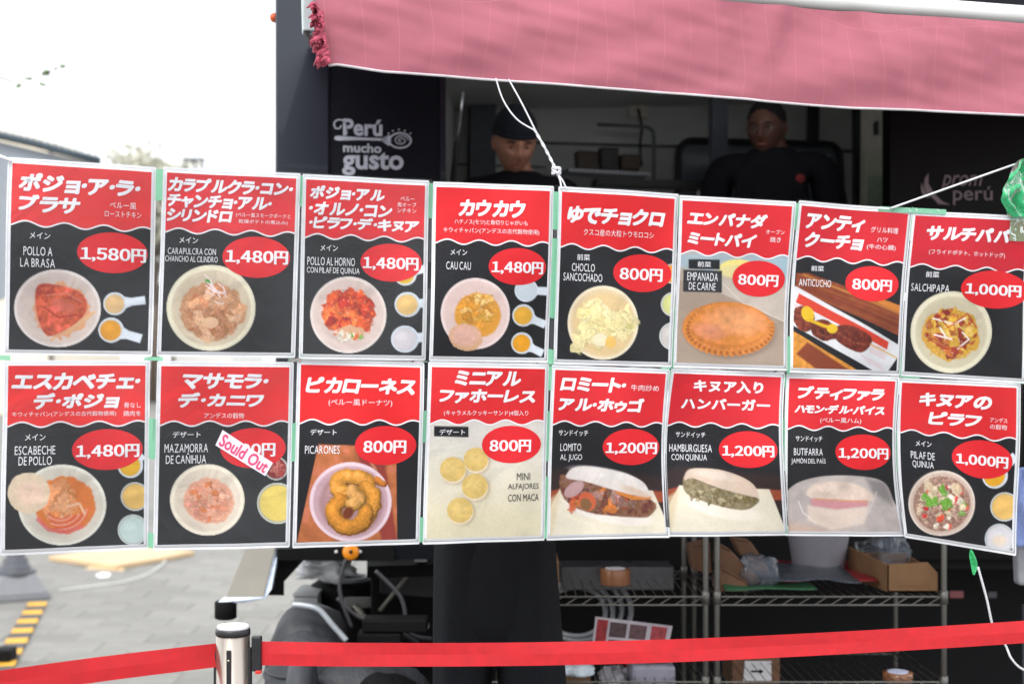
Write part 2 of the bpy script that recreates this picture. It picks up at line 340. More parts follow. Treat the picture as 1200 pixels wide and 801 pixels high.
def f7(c):
    w = c.pm([(70, 345), (120, 345), (600, 520), (600, 660), (250, 500), (66, 410)], 3); c.put(w, (120, 64, 36)); c.mot(w, .15, 30, 2)
    for i in range(7): c.ln([(80, 350 + i * 12), (600, 545 + i * 14)], 3, (96, 48, 26) if i % 2 else (146, 80, 46), .6)
    c.ln([(100, 352), (600, 560)], 10, (178, 104, 58), .8); c.ln([(90, 400), (600, 610)], 8, (92, 44, 26), .6); c.pg([(420, 455), (600, 520), (600, 560), (400, 470)], (196, 112, 52), 6)
    w = c.pm([(0, 560), (340, 770), (0, 800)], 4); c.put(w, (204, 128, 58)); c.mot(w, .25, 18, 7); c.pg([(110, 640), (300, 765), (160, 765), (60, 690)], (120, 62, 34), 8)
    c.pg([(66, 400), (520, 665), (440, 790), (0, 540), (0, 470)], (214, 214, 218), 3); c.pg([(80, 432), (455, 640), (448, 672), (66, 470)], (200, 66, 48), 3)
    for i in range(5): c.ln([(330 + i * 8, 690 + i * 9), (420 + i * 6, 735 + i * 7)], 1.6, (206, 150, 150), .6); c.ln([(372, 645 + i * 9), (440, 676 + i * 9)], 2, (206, 110, 100), .7)
    for i in range(4): c.ln([(60 + i * 2, 480 + 12 * i), (110, 505 + 12 * i)], 3, (206, 100, 90), .7)
    m = c.em(100, 540, 44, 56, -20, wob=.3); c.put(m, (104, 52, 36)); m2 = c.em(180, 590, 58, 42, 25, wob=.3); c.put(m2, (92, 44, 30)); m3 = c.sm([(235, 572), (300, 572), (370, 612), (378, 648), (335, 685), (262, 655), (225, 615)], 4); c.put(m3, (96, 46, 34))
    M = np.maximum(np.maximum(m, m2), m3); c.mot(M, .5, 12, 8); c.ln([(240, 600), (300, 640), (350, 650)], 5, (150, 84, 60), .6); c.ln([(150, 600), (200, 620)], 5, (140, 80, 56), .6)
    c.ln([(375, 650), (600, 760)], 6, (206, 166, 104)); c.el(115, 520, 26, 34, (216, 172, 40), -20); c.ln([(120, 545), (180, 570), (215, 580)], 14, (210, 160, 30)); c.el(217, 583, 22, 20, (220, 176, 44))
def f8(c):
    c.bowl(272, 580, 176, 174, (214, 206, 180), (194, 184, 156), .22); c.el(272, 590, 124, 112, (196, 144, 62), wob=.3, soft=6)
    c.bits(80, 272, 585, 116, 104, 17, [(206, 160, 60), (150, 60, 40), (214, 176, 84), (176, 90, 50), (130, 52, 40)], 61, .7)
    for p in ([(195, 520), (280, 545), (330, 520)], [(200, 590), (275, 610)], [(320, 580), (350, 610), (300, 650)], [(225, 560), (250, 600)]): c.ln(p, 7, (238, 224, 216))
    for p in ([(210, 500), (260, 560), (340, 500), (380, 560)], [(180, 610), (250, 650), (340, 640)]): c.ln(p, 5, (160, 34, 34), .8)
def f9(c):
    c.noise = 1
    c.bowl(243, 605, 172, 158, (222, 220, 208), (204, 196, 182)); c.el(255, 605, 118, 112, (204, 104, 50), soft=6, wob=.15)
    c.bits(26, 235, 595, 66, 66, 34, [(222, 140, 84), (214, 124, 66), (226, 156, 104)], 71)
    for i in range(9):
        t = np.linspace(.1 + i * .1, 1.5 + i * .12, 8); c.ln([(235 + (112 - i * 7) * math.cos(a), 605 + (102 - i * 6) * math.sin(a)) for a in t], 7, [(212, 90, 60), (224, 150, 130), (196, 70, 50)][i % 3], .85)
    c.ln([(150, 660), (190, 700), (260, 712), (320, 690)], 16, (206, 84, 80), .8); c.ln([(265, 610), (310, 600), (330, 640)], 10, (226, 176, 140))
    m = c.em(112, 558, 82, 80, wob=.1); c.put(m, (212, 190, 162)); c.el(118, 560, 55, 48, (222, 190, 168), soft=24); c.mot(m, .05, 12, 3)
    c.spoon(510, 450, 50, 560, 408, (214, 160, 40)); c.cup(528, 572, 56, (222, 178, 92)); c.cup(520, 703, 60, (186, 204, 200), (214, 222, 222))
def f10(c):
    c.bowl(243, 585, 146, 139, (226, 216, 196), (212, 198, 180), .2); m = c.em(250, 590, 98, 90, wob=.2, soft=8); c.put(m, (206, 144, 116)); c.bits(60, 250, 592, 86, 76, 13, [(214, 156, 128), (196, 122, 90), (206, 130, 110), (180, 96, 60)], 81)
    c.cup(512, 462, 46, (120, 40, 40)); c.bits(20, 512, 462, 34, 34, 10, [(150, 50, 50), (180, 90, 80)], 82); c.cup(518, 598, 80, (222, 196, 92), (204, 206, 190))
def f11(c):
    m = c.pm([(130, 375), (440, 385), (445, 785), (40, 785)], 3); c.put(m, (176, 94, 66)); c.mot(m, .2, 40, 2); c.pg([(275, 380), (385, 384), (450, 785), (390, 785)], (120, 50, 46), 12, .8); c.ln([(300, 385), (360, 480)], 12, (196, 120, 90), .7)
    c.bowl(258, 605, 164, 159, (222, 196, 206), (188, 150, 160), .16); c.el(262, 608, 128, 128, (158, 118, 122), soft=14)
    arc = lambda cx, cy, rx, ry, a0, a1: [(cx + rx * math.cos(math.radians(a)), cy + ry * math.sin(math.radians(a))) for a in np.linspace(a0, a1, 14)]
    G_ = (210, 138, 62)
    c.rope(arc(262, 535, 62, 36, 120, 400), 58, G_); c.rope([(318, 545), (352, 570), (348, 620), (330, 650)], 50, (204, 132, 58)); c.rope(arc(258, 640, 66, 62, 300, 20), 56, G_) ; c.rope(arc(252, 645, 66, 58, -10, 240), 56, (204, 128, 52)); c.rope([(262, 560), (288, 590), (262, 612)], 48, (226, 160, 84)); c.rope([(360, 515), (388, 530)], 22, (190, 106, 44))
    m = c.em(265, 600, 110, 130); c.mot(m, .2, 22, 6); c.mot(m, .12, 6, 7); c.el(248, 648, 20, 26, (104, 56, 30), 30, 8)
def f12(c):
    c.c[:] = (206, 200, 192); t = np.clip((c.Y - 330) / 350, 0, 1); c.c += (np.array((206, 196, 166)) - c.c) * t[:, None]
    for x, y, s in ((158, 468, 52), (252, 428, 50), (248, 537, 53), (188, 635, 53)):
        c.el(x + 8, y + 8, s * 1.05, s * 1.05, (150, 128, 96), soft=14, a=.6); c.el(x + 2, y + 7, s, s, (222, 204, 176)); m = c.em(x, y, s, s * .96); c.put(m, (208, 174, 96)); c.el(x - 6, y - 8, s * .6, s * .5, (218, 186, 112), soft=24, a=.7); c.mot(m, .08, 14, int(x))
    c.pg([(82, 292), (222, 294), (222, 337), (82, 334)], DK)
def bunburger(c, kind):
    c.pg([(40, 480), (90, 460), (560, 500), (560, 650), (40, 600)], (56, 36, 34), 30, .8); c.pg([(38, 560), (120, 540), (560, 560), (560, 600), (38, 612)], (176, 84, 50), 8, .7)
    c.pg([(95, 540), (470, 555), (560, 760), (20, 790), (30, 660)], (222, 212, 190), 5); c.pg([(30, 600), (95, 560), (60, 740), (20, 790)], (206, 186, 150), 14, .7)
    if kind == 13:
        c.el(290, 640, 180, 46, (232, 222, 212), 12, 8); m = c.sm([(90, 500), (150, 500), (460, 590), (462, 655), (400, 665), (210, 645), (110, 590)], 6); c.put(m, (110, 72, 62)); c.mot(m, .4, 20, 5)
        c.bits(34, 270, 590, 165, 46, 24, [(120, 84, 74), (150, 110, 100), (96, 60, 52), (176, 130, 130), (190, 80, 60), (206, 110, 60)], 91, .5)
        c.el(150, 550, 46, 26, (180, 140, 142), -35); c.el(205, 600, 34, 40, (196, 84, 66), -30); c.el(200, 612, 22, 26, (120, 80, 64), -30); c.ln([(330, 560), (390, 585), (455, 582)], 18, (206, 116, 60))
        m = c.sm([(115, 500), (140, 465), (190, 455), (260, 462), (360, 485), (430, 520), (455, 560), (460, 580), (400, 575), (300, 550), (200, 520), (150, 512)], 5); c.put(m, (224, 214, 208)); c.el(250, 480, 110, 20, (236, 228, 224), 8, 14, a=.7); c.el(400, 560, 60, 14, (206, 170, 140), 20, 12, a=.6); c.mot(m, .05, 20, 2)
    if kind == 14:
        c.el(280, 640, 160, 40, (232, 222, 206), 12, 8); m = c.sm([(112, 515), (130, 505), (260, 550), (420, 590), (412, 625), (360, 645), (250, 625), (150, 590), (115, 560)], 5); c.put(m, (120, 106, 78)); c.mot(m, .35, 16, 5); c.bits(40, 265, 585, 140, 34, 12, [(140, 126, 92), (100, 86, 62), (160, 146, 112)], 92)
        m = c.sm([(118, 520), (125, 485), (160, 468), (260, 472), (350, 500), (405, 535), (425, 575), (420, 590), (330, 570), (230, 540), (150, 510)], 5); c.put(m, (206, 182, 162)); c.el(240, 495, 90, 18, (222, 204, 190), 10, 14, a=.7)
def f13(c): bunburger(c, 13)
def f14(c): bunburger(c, 14)
def f15(c):
    m = c.sm([(50, 600), (80, 540), (150, 505), (260, 490), (400, 495), (480, 520), (520, 590), (560, 760), (40, 790)], 5); c.put(m, (176, 164, 160)); c.mot(m, .14, 60, 3)
    c.pg([(50, 690), (330, 740), (330, 800), (40, 800)], (196, 160, 140), 30, .7); c.pg([(400, 500), (480, 520), (520, 590), (520, 620), (430, 560)], (112, 106, 106), 20, .7)
    m = c.sm([(145, 560), (200, 520), (330, 520), (420, 560), (430, 600), (300, 600), (170, 590)], 10); c.put(m, (206, 184, 170)); c.pg([(160, 590), (290, 600), (415, 598), (410, 625), (280, 640), (170, 625)], (190, 128, 134), 8); c.ln([(180, 592), (330, 600), (410, 604)], 7, (196, 136, 90), .8)
    c.pg([(150, 620), (280, 640), (420, 625), (400, 700), (260, 730), (150, 690)], (212, 192, 178), 14); c.ln([(110, 600), (130, 650), (190, 700)], 5, (230, 222, 220), .7); c.ln([(350, 700), (420, 650), (450, 560)], 6, (206, 202, 204), .5); c.mot(m, .1, 30, 8)
def f16(c):
    c.bowl(230, 562, 143, 140, (222, 206, 194), (200, 176, 160), .1); m = c.em(230, 564, 122, 118, soft=4); c.put(m, (150, 112, 96)); c.mot(m, .3, 6, 5)
    c.bits(140, 230, 564, 114, 110, 8, [(176, 140, 124), (140, 100, 84), (120, 78, 66), (196, 160, 140)], 95, .5)
    c.bits(34, 230, 570, 112, 104, 14, [(216, 70, 56), (222, 196, 164), (104, 160, 66), (232, 220, 200), (206, 50, 50)], 96, .8); c.bits(14, 215, 520, 90, 80, 20, [(226, 204, 172), (216, 190, 152), (96, 160, 60)], 97, .8)
    c.spoon(460, 445, 56, 548, 360, (222, 156, 40)); c.cup(505, 578, 62, (222, 176, 92)); c.cup(483, 715, 64, (200, 196, 200), (206, 214, 222)); c.el(483, 722, 30, 22, (214, 196, 176), soft=14)

P13px = 3.337
POS = [
 dict(z=(3.34, 0, 180), c=[(11, 187), (182, 199), (6, 413), (177, 415)], f=f1, e=(440, 388, 138, 82), p=('1,580円', 315, 572, 397, 62), bg=DK, red=(216, 62, 62),
  t=[('ポジョ・ア・ラ・', 76, 550, 125, 74), ('ブラサ', 76, 315, 200, 68)], k=[('ペルー風', 430, 535, 205, 28), ('ローストチキン', 410, 555, 239, 26)],
  d=[('メイン', 118, 200, 322, 28, 'jp'), ('POLLO A', 93, 208, 383, 38, 'lat'), ('LA BRASA', 80, 218, 428, 38, 'lat')],
  l='menu poster for Pollo a la Brasa, red chicken bowl with two sauce spoons'),
 dict(z=(3.337, 170, 180), c=[(192.5, 198.6), (351, 205.5), (185, 415), (344.4, 416.7)], f=f2, e=(435, 405, 132, 82), p=('1,480円', 315, 560, 406, 62), bg=DK, red=(212, 56, 62),
  t=[('カラプルクラ・コン・', 90, 578, 130, 58), ('チャンチョ・アル・', 88, 495, 190, 54), ('シリンドロ', 86, 342, 243, 52)], k=[('(ペルー風スモークポークと', 355, 570, 243, 22), ('乾燥ポテトの煮込み)', 365, 558, 268, 20)],
  d=[('メイン', 133, 208, 338, 26, 'jp'), ('CARAPULCRA CON', 88, 278, 382, 28, 'lat'), ('CHANCHO AL CILINDRO', 78, 285, 412, 25, 'lat')],
  l='menu poster for Carapulcra con Chancho al Cilindro, brown stew in a cream bowl'),
 dict(z=(3.34, 340, 190), c=[(355.6, 206.5), (501.7, 214), (351.4, 418), (497, 420)], f=f3, e=(395, 393, 120, 76), p=('1,480円', 285, 502, 398, 58), bg=DK, red=(214, 48, 54),
  t=[('ポジョ・アル', 78, 370, 123, 54), ('・オルノ・コン', 75, 400, 186, 52), ('・ピラフ・デ・キヌア', 75, 505, 243, 50)], k=[('ペルー', 432, 488, 143, 19), ('風オーブ', 420, 495, 166, 20), ('ンチキン', 420, 495, 189, 19)],
  d=[('メイン', 118, 188, 335, 26, 'jp'), ('POLLO AL HORNO', 67, 255, 388, 36, 'lat'), ('CON PILAF DE QUINUA', 65, 273, 425, 30, 'lat')],
  l='menu poster for Pollo al Horno con Pilaf de Quinua, orange chicken pieces'),
 dict(z=(3.483, 490, 200), c=[(508.7, 215), (647.3, 220.7), (503.8, 420.5), (641.6, 422.5)], f=f4, e=(403, 392, 117, 76), p=('1,480円', 298, 508, 398, 58), bg=DK, red=(212, 40, 46),
  t=[('カウカウ', 166, 435, 155, 72)], k=[('ハチノス(モツ)と角切りじゃがいも', 148, 445, 213, 26), ('キウィチャパン(アンデスの古代穀物使用)', 103, 492, 248, 27)],
  d=[('メイン', 130, 200, 333, 26, 'jp'), ('CAU CAU', 112, 215, 388, 36, 'lat')],
  l='menu poster for Cau Cau, yellow stew with a round bread roll on its rim'),
 dict(z=(3.482, 640, 210), c=[(655, 221), (794.5, 229.5), (649.5, 424), (786, 427.7)], f=f5, e=(393, 383, 120, 78), p=('800円', 300, 476, 389, 58), bg=DK, red=(212, 40, 46),
  t=[('ゆでチョクロ', 86, 485, 153, 72)], k=[('クスコ産の大粒トウモロコシ', 152, 440, 222, 30)],
  d=[('前菜', 125, 180, 318, 28, 'jp'), ('CHOCLO', 103, 200, 360, 36, 'lat'), ('SANCOCHADO', 68, 230, 400, 36, 'lat')],
  l='menu poster for Choclo Sancochado, a round bowl of pale yellow corn pieces, priced 800 yen'),
 dict(z=(3.644, 780, 220), c=[(797, 231), (931.5, 238.7), (790.4, 428), (920.5, 431.9)], f=f6, e=(397, 388, 115, 78), p=('800円', 310, 480, 395, 55), bg=DK, red=(204, 40, 50), bend=(0, -2.5),
  t=[('エンパナダ', 92, 432, 137, 62), ('ミートパイ', 92, 388, 221, 58)], k=[('オーブン', 427, 505, 189, 22), ('焼き', 443, 490, 222, 26)],
  d=[('前菜', 133, 192, 327, 26, 'jp'), ('EMPANADA', 90, 222, 380, 38, 'lat'), ('DE CARNE', 97, 212, 421, 36, 'lat')],
  l='menu poster for Empanada de Carne, golden crimped pastry on a full width grey photo'),
 dict(z=(3.644, 915, 225), c=[(936.4, 237.3), (1068, 247.5), (924.6, 434), (1053, 437.7)], f=f7, e=(385, 392, 115, 77), p=('800円', 300, 468, 398, 56), bg=DK, red=(198, 40, 52), bend=(-1.5, -3.5),
  t=[('アンティ', 108, 362, 131, 68), ('クーチョ', 103, 355, 210, 66)], k=[('グリル料理', 385, 500, 163, 28), ('ハツ', 410, 455, 204, 23), ('(牛の心臓)', 367, 488, 237, 28)],
  d=[('前菜', 130, 185, 326, 26, 'jp'), ('ANTICUCHO', 78, 215, 388, 34, 'lat')],
  l='menu poster for Anticucho, dark meat skewer with yellow sauce on a slanted white tray'),
 dict(z=(3.644, 1040, 230), c=[(1070, 249), (1204.7, 256), (1056, 438), (1200.5, 446.8)], f=f8, e=(455, 398, 140, 80), p=('1,000円', 325, 572, 402, 58), bg=DK, red=(192, 40, 54), bend=(-3, 0),
  t=[('サルチパパ', 165, 522, 164, 64)], k=[('(フライドポテト、ホットドッグ)', 172, 500, 246, 28)],
  d=[('前菜', 160, 217, 334, 28, 'jp'), ('SALCHIPAPA', 97, 260, 391, 36, 'lat')],
  l='menu poster for Salchipapa, sausage and fries in a cream bowl, priced 1,000 yen'),
 dict(z=(3.337, 0, 410), c=[(6, 424.4), (174.4, 424.4), (1.5, 648), (172, 640.7)], f=f9, e=(420, 388, 138, 82), p=('1,480円', 297, 546, 395, 60), bg=DK, red=(220, 54, 52),
  t=[('エスカベチェ・', 46, 548, 122, 68), ('デ・ポジョ', 133, 468, 198, 64)], k=[('キウィチャパン(アンデスの古代穀物使用)', 47, 455, 250, 24), ('骨なし', 485, 552, 215, 23), ('鶏肉を', 482, 552, 247, 23)],
  d=[('メイン', 97, 180, 340, 28, 'jp'), ('ESCABECHE', 57, 218, 391, 38, 'lat'), ('DE POLLO', 72, 205, 432, 38, 'lat')],
  l='menu poster for Escabeche de Pollo, orange onion dish with flat bread on the bowl'),
 dict(z=(3.337, 170, 410), c=[(185.6, 425), (343, 426.5), (180.5, 642), (338, 638)], f=f10, e=(422, 383, 128, 80), p=('800円', 330, 510, 390, 58), bg=DK, red=(220, 48, 50),
  t=[('マサモラ・', 148, 482, 122, 64), ('デ・カニワ', 130, 465, 195, 60)], k=[('アンデスの穀物', 230, 388, 256, 24)],
  d=[('デザート', 107, 218, 330, 28, 'jp'), ('MAZAMORRA', 75, 247, 383, 38, 'lat'), ('DE CAÑIHUA', 80, 240, 423, 46, 'lat')],
  l='menu poster for Mazamorra de Cañihua with a white Sould Out sticker across its price'),
 dict(z=(3.408, 335, 410), c=[(349.7, 423.2), (495.8, 427), (343.8, 639), (490.5, 634.5)], f=f11, e=(397, 380, 122, 80), p=('800円', 308, 480, 386, 58), bg=DK, red=(214, 40, 42),
  t=[('ピカローネス', 81, 515, 143, 66)], k=[('(ペルー風ドーナツ)', 170, 425, 211, 32)],
  d=[('デザート', 97, 203, 327, 26, 'jp'), ('PICARONES', 75, 215, 397, 36, 'lat')],
  l='menu poster for Picarones, golden ring doughnut in a pink rimmed bowl, priced 800 yen'),
 dict(z=(3.482, 485, 415), c=[(502.8, 426), (641.5, 428.8), (496, 634.7), (637, 630.4)], f=f12, e=(398, 367, 120, 78), p=('800円', 308, 478, 373, 56), bg=(206, 200, 192), red=(210, 46, 50),
  t=[('ミニアル', 166, 435, 98, 62), ('ファホーレス', 103, 493, 171, 58)], k=[('(キャラメルクッキーサンド)4個入り', 120, 467, 240, 27)],
  d=[('デザート', 103, 208, 316, 26, 'jp')], x=[('MINI', 418, 475, 497, 32, 'thin'), ('ALFAJORES', 382, 510, 540, 32, 'thin'), ('CON MACA', 382, 510, 583, 32, 'thin')],
  l='pale cream menu poster for Mini Alfajores con Maca showing four round yellow cookies'),
 dict(z=(3.482, 630, 415), c=[(647, 429.4), (783.6, 434.5), (641.5, 630.4), (782.8, 627)], f=f13, e=(380, 377, 118, 76), p=('1,200円', 275, 487, 383, 56), bg=DK, red=(206, 42, 50), bend=(-1, -5),
  t=[('ロミート・', 90, 358, 123, 62), ('アル・ホゥゴ', 83, 432, 205, 60)], k=[('牛肉炒め', 378, 495, 137, 28)],
  d=[('サンドイッチ', 83, 205, 320, 26, 'jp'), ('LOMITO', 90, 178, 378, 34, 'lat'), ('AL JUGO', 90, 182, 422, 34, 'lat')],
  l='menu poster for Lomito al Jugo, open white bun stuffed with sliced beef and onions'),
 dict(z=(3.644, 770, 420), c=[(787, 433.7), (919.6, 438.7), (782.4, 625.8), (921.5, 624.5)], f=f14, e=(383, 387, 120, 80), p=('1,200円', 275, 490, 395, 56), bg=DK, red=(200, 42, 52), bend=(-5.5, -7), tst='bold',
  t=[('キヌア入り', 157, 457, 120, 54), ('ハンバーガー', 106, 482, 195, 50)], k=[],
  d=[('サンドイッチ', 83, 207, 325, 26, 'jp'), ('HAMBURGUESA', 54, 234, 382, 36, 'lat'), ('CON QUINUA', 63, 213, 423, 34, 'lat')],
  l='menu poster for Hamburguesa con Quinua, tan bun with a thick brown patty'),
 dict(z=(3.725, 905, 425), c=[(923.3, 439.8), (1051.3, 443.3), (921, 625), (1060, 625.8)], f=f15, e=(387, 388, 118, 78), p=('1,200円', 283, 493, 395, 56), bg=(30, 30, 33), red=(202, 42, 50), bend=(-3, -10),
  t=[('ブティファラ', 113, 480, 133, 58), ('ハモン・デル・パイス', 97, 477, 203, 40)], k=[('(ペルー風ハム)', 203, 378, 252, 28)],
  d=[('サンドイッチ', 97, 213, 330, 26, 'jp'), ('BUTIFARRA', 88, 215, 387, 34, 'lat'), ('JAMÓN DEL PAÍS', 77, 228, 427, 36, 'lat')],
  l='curled menu poster for Butifarra Jamón del País, ham sandwich wrapped in pale plastic'),
 dict(z=(3.644, 1040, 435), c=[(1053.7, 444.6), (1195, 451), (1060, 627), (1190, 648.5)], f=f16, e=(403, 375, 130, 77), p=('1,000円', 288, 515, 382, 56), bg=DK, red=(204, 42, 46), bend=(-6, 0),
  t=[('キヌアの', 136, 440, 126, 60), ('ピラフ', 175, 398, 204, 58)], k=[('アンデス', 433, 510, 208, 22), ('の穀物', 433, 508, 237, 24)],
  d=[('メイン', 115, 187, 308, 26, 'jp'), ('PILAF DE', 93, 200, 358, 34, 'lat'), ('QUINUA', 100, 195, 398, 36, 'lat')],
  l='menu poster for Pilaf de Quinua, grain bowl with red and green vegetables'),
]
for p in POS:
    want(p['p'][0], 'price')
    for t in p['t']: want(t[0], p.get('tst', 'brush'))
    for t in p['k']: want(t[0], 'cap')
    for t in p['d'] + p.get('x', []): want(t[0], t[5])
for s_, st_ in (('Sould Out', 'hand'), ('Perú', 'round'), ('mucho', 'round'), ('gusto', 'round'), ('prom', 'ital'), ('perú', 'thin'), ('G', 'round')): want(s_, st_)
make_texts()

def print_mat(name, attr=False, c=(200, 200, 200)):
    m = bpy.data.materials.new(name); m.use_nodes = True; n, l = m.node_tree.nodes, m.node_tree.links; b = n['Principled BSDF']
    tc = n.new('ShaderNodeTexCoord'); nz = n.new('ShaderNodeTexNoise'); nz.inputs['Scale'].default_value = 14; nz.inputs['Detail'].default_value = 6
    l.new(tc.outputs['Object'], nz.inputs['Vector'])
    rp = n.new('ShaderNodeMapRange'); rp.inputs[1].default_value = .3; rp.inputs[2].default_value = .7; rp.inputs[3].default_value = .96; rp.inputs[4].default_value = 1.05; l.new(nz.outputs['Fac'], rp.inputs[0])
    mul = n.new('ShaderNodeVectorMath'); mul.operation = 'SCALE'; l.new(rp.outputs[0], mul.inputs['Scale'])
    if attr:
        a = n.new('ShaderNodeAttribute'); a.attribute_name = 'print'; l.new(a.outputs['Color'], mul.inputs[0])
    else: mul.inputs[0].default_value = tuple(lin(c))
    l.new(mul.outputs[0], b.inputs['Base Color']); b.inputs['Roughness'].default_value = .55; b.inputs['Specular IOR Level'].default_value = .2
    return m
M_FOOD = print_mat('food_print', True); M_WHITE = print_mat('white_ink', c=(240, 239, 244)); M_PAPER = print_mat('paper', c=(240, 240, 244)); M_DARKINK = print_mat('dark_ink', c=(70, 66, 62)); M_PINKINK = print_mat('pink_marker', c=(206, 70, 110))
M_BADGE = print_mat('badge_red', c=(222, 34, 44))

def film_mat(name, tint, dif, ior=1.3, rough=.1, bump=.35, sc=9.):
    m = bpy.data.materials.new(name); m.use_nodes = True; n, l = m.node_tree.nodes, m.node_tree.links; n.remove(n['Principled BSDF'])
    out = n['Material Output']; tr = n.new('ShaderNodeBsdfTransparent'); gl = n.new('ShaderNodeBsdfGlossy'); gl.inputs['Roughness'].default_value = rough
    df = n.new('ShaderNodeBsdfDiffuse'); df.inputs['Color'].default_value = (*tint, 1)
    tc = n.new('ShaderNodeTexCoord'); nz = n.new('ShaderNodeTexNoise'); nz.inputs['Scale'].default_value = sc; nz.inputs['Detail'].default_value = 3; nz.inputs['Distortion'].default_value = 1.2
    l.new(tc.outputs['Object'], nz.inputs['Vector'])
    bp = n.new('ShaderNodeBump'); bp.inputs['Strength'].default_value = bump; bp.inputs['Distance'].default_value = .012; l.new(nz.outputs['Fac'], bp.inputs['Height'])
    fr = n.new('ShaderNodeFresnel'); fr.inputs['IOR'].default_value = ior; l.new(bp.outputs[0], fr.inputs['Normal']); l.new(bp.outputs[0], gl.inputs['Normal'])
    m1 = n.new('ShaderNodeMixShader'); m1.inputs[0].default_value = dif; l.new(tr.outputs[0], m1.inputs[1]); l.new(df.outputs[0], m1.inputs[2])
    m2 = n.new('ShaderNodeMixShader'); l.new(fr.outputs[0], m2.inputs[0]); l.new(m1.outputs[0], m2.inputs[1]); l.new(gl.outputs[0], m2.inputs[2])
    l.new(m2.outputs[0], out.inputs['Surface']); return m
M_FILM = film_mat('clear_sleeve', (.9, .93, .96), .004, 1.17)
M_FILML = film_mat('clear_sleeve_veiled', (.9, .93, .96), .02, 1.23, .16, .6)  # left sleeves: milkier, glossier film carrying the glare veil
M_SEAM = film_mat('sleeve_edge_film', (.97, .98, 1.), .85, 1.3, .25)
M_TAPE = film_mat('mint_tape', tuple(lin((118, 178, 146))), .93, 1.4, .3, .5, 40.)
M_TAPEX = film_mat('mint_tape_clear', tuple(lin((92, 160, 122))), .5, 1.45, .2, .8, 30.)
M_DARKSEAM = film_mat('sleeve_dark_seam', (.05, .055, .06), .8, 1.4, .2)

class Surf:
    def __init__(s, c, bend=(0, 0), seed=0): s.c = np.array(c, float); s.b = bend; s.seed = seed
    def px(s, u, v):
        TL, TR, BL, BR = s.c; u, v = np.asarray(u, float)[..., None], np.asarray(v, float)[..., None]
        L = TL * (1 - v) + BL * v; R = TR * (1 - v) + BR * v
        q = L * (1 - u) + R * u; q[..., 0] += (np.sin(np.pi * np.clip(v, 0, 1)) * (s.b[0] * (1 - u) + s.b[1] * u))[..., 0]; return q
    def W(s, u, v, off=0.):
        u, v = np.asarray(u, float), np.asarray(v, float); p = s.px(u, v); vv = np.clip(v, 0, 1)
        x, y = p[..., 0], p[..., 1]
        Y = BAN / (1 - T11 * (x - CX) / F); sd = s.seed
        w = .0035 * np.sin(2.2 * u + 3 * v + sd) + .0025 * np.sin(5.1 * v + 2.3 * u + sd * 2.1) + .0016 * np.sin(9 * u * (1 + .3 * v) + sd * 1.3) + .0018 * np.sin(7 * v - 6 * u + sd * .7)
        o = off + w + abs(s.b[1]) * .0012 * np.sin(np.pi * vv) * u
        X, Z = (x - CX) / F * Y, CAMH + (HOR - y) / F * Y
        return np.stack([X + NB.x * o, Y + NB.y * o, Z], -1)
    def uv(s, x, y):
        u, v = .5, .5
        for _ in range(8):
            p = s.px(u, v); e = 1e-3; du = (s.px(u + e, v) - p) / e; dv = (s.px(u, v + e) - p) / e
            J = np.array([du, dv]).T; d = np.linalg.solve(J, np.array([x, y]) - p); u, v = u + d[0], v + d[1]
        return u, v
def gridf(nu, nv):
    i, j = np.meshgrid(np.arange(nu - 1), np.arange(nv - 1)); a = (j * nu + i).ravel()
    return np.c_[a, a + nu, a + nu + 1, a + 1]
def grid(s, u0, u1, v0, v1, nu, nv, off):
    U, V = np.meshgrid(np.linspace(u0, u1, nu), np.linspace(v0, v1, nv)); return s.W(U.ravel(), V.ravel(), off), gridf(nu, nv), U.ravel(), V.ravel()
wave = lambda u: .328 - .0138 * np.cos(2 * math.pi * (u - .125) / .268)

def lettering(s, z, items, name, m, parent, off=.0018, style=None, kind=None, label=None):
    vs, fs = [], []
    for it in items:
        st = style or it[5]; v2, f = TXT[(it[0], st)]; _, x0, x1, yc, h = it[:5]
        sc, ox, oy = z; uc, vc = s.uv(ox + (x0 + x1) / 2 / sc, oy + yc / sc); A, B = s.px(0., vc), s.px(1., vc); C, D = s.px(uc, 0.), s.px(uc, 1.)
        du = (x1 - x0) / sc / (B - A)[0]; dv = h / sc / (D - C)[1]
        for n_, (jx, jy) in enumerate(NIB.get(st, [(0, 0)])):
            o = len(vs); jx, jy = jx * dv, jy * dv
            vs += list(s.W(uc + v2[:, 0] * (du - .09 * dv) + jx, vc - v2[:, 1] * dv * .90 - jy, off + n_ * .00005)); fs += [tuple(o + i for i in q) for q in f]
    return mesh_obj(name, np.array(vs), fs, m, parent, label=label) if vs else None
def strip(s, pts, w, off, name, m, parent):                # closed or open line of width w along uv points
    pts = np.array(pts); t = np.gradient(pts, axis=0); n = np.c_[-t[:, 1], t[:, 0]]; n /= np.linalg.norm(n, axis=1)[:, None]
    a, b = pts + n * w / 2, pts - n * w / 2; v = np.r_[s.W(a[:, 0], a[:, 1], off), s.W(b[:, 0], b[:, 1], off)]; k = len(pts)
    return mesh_obj(name, v, [(i, i + 1, k + i + 1, k + i) for i in range(k - 1)], m, parent)

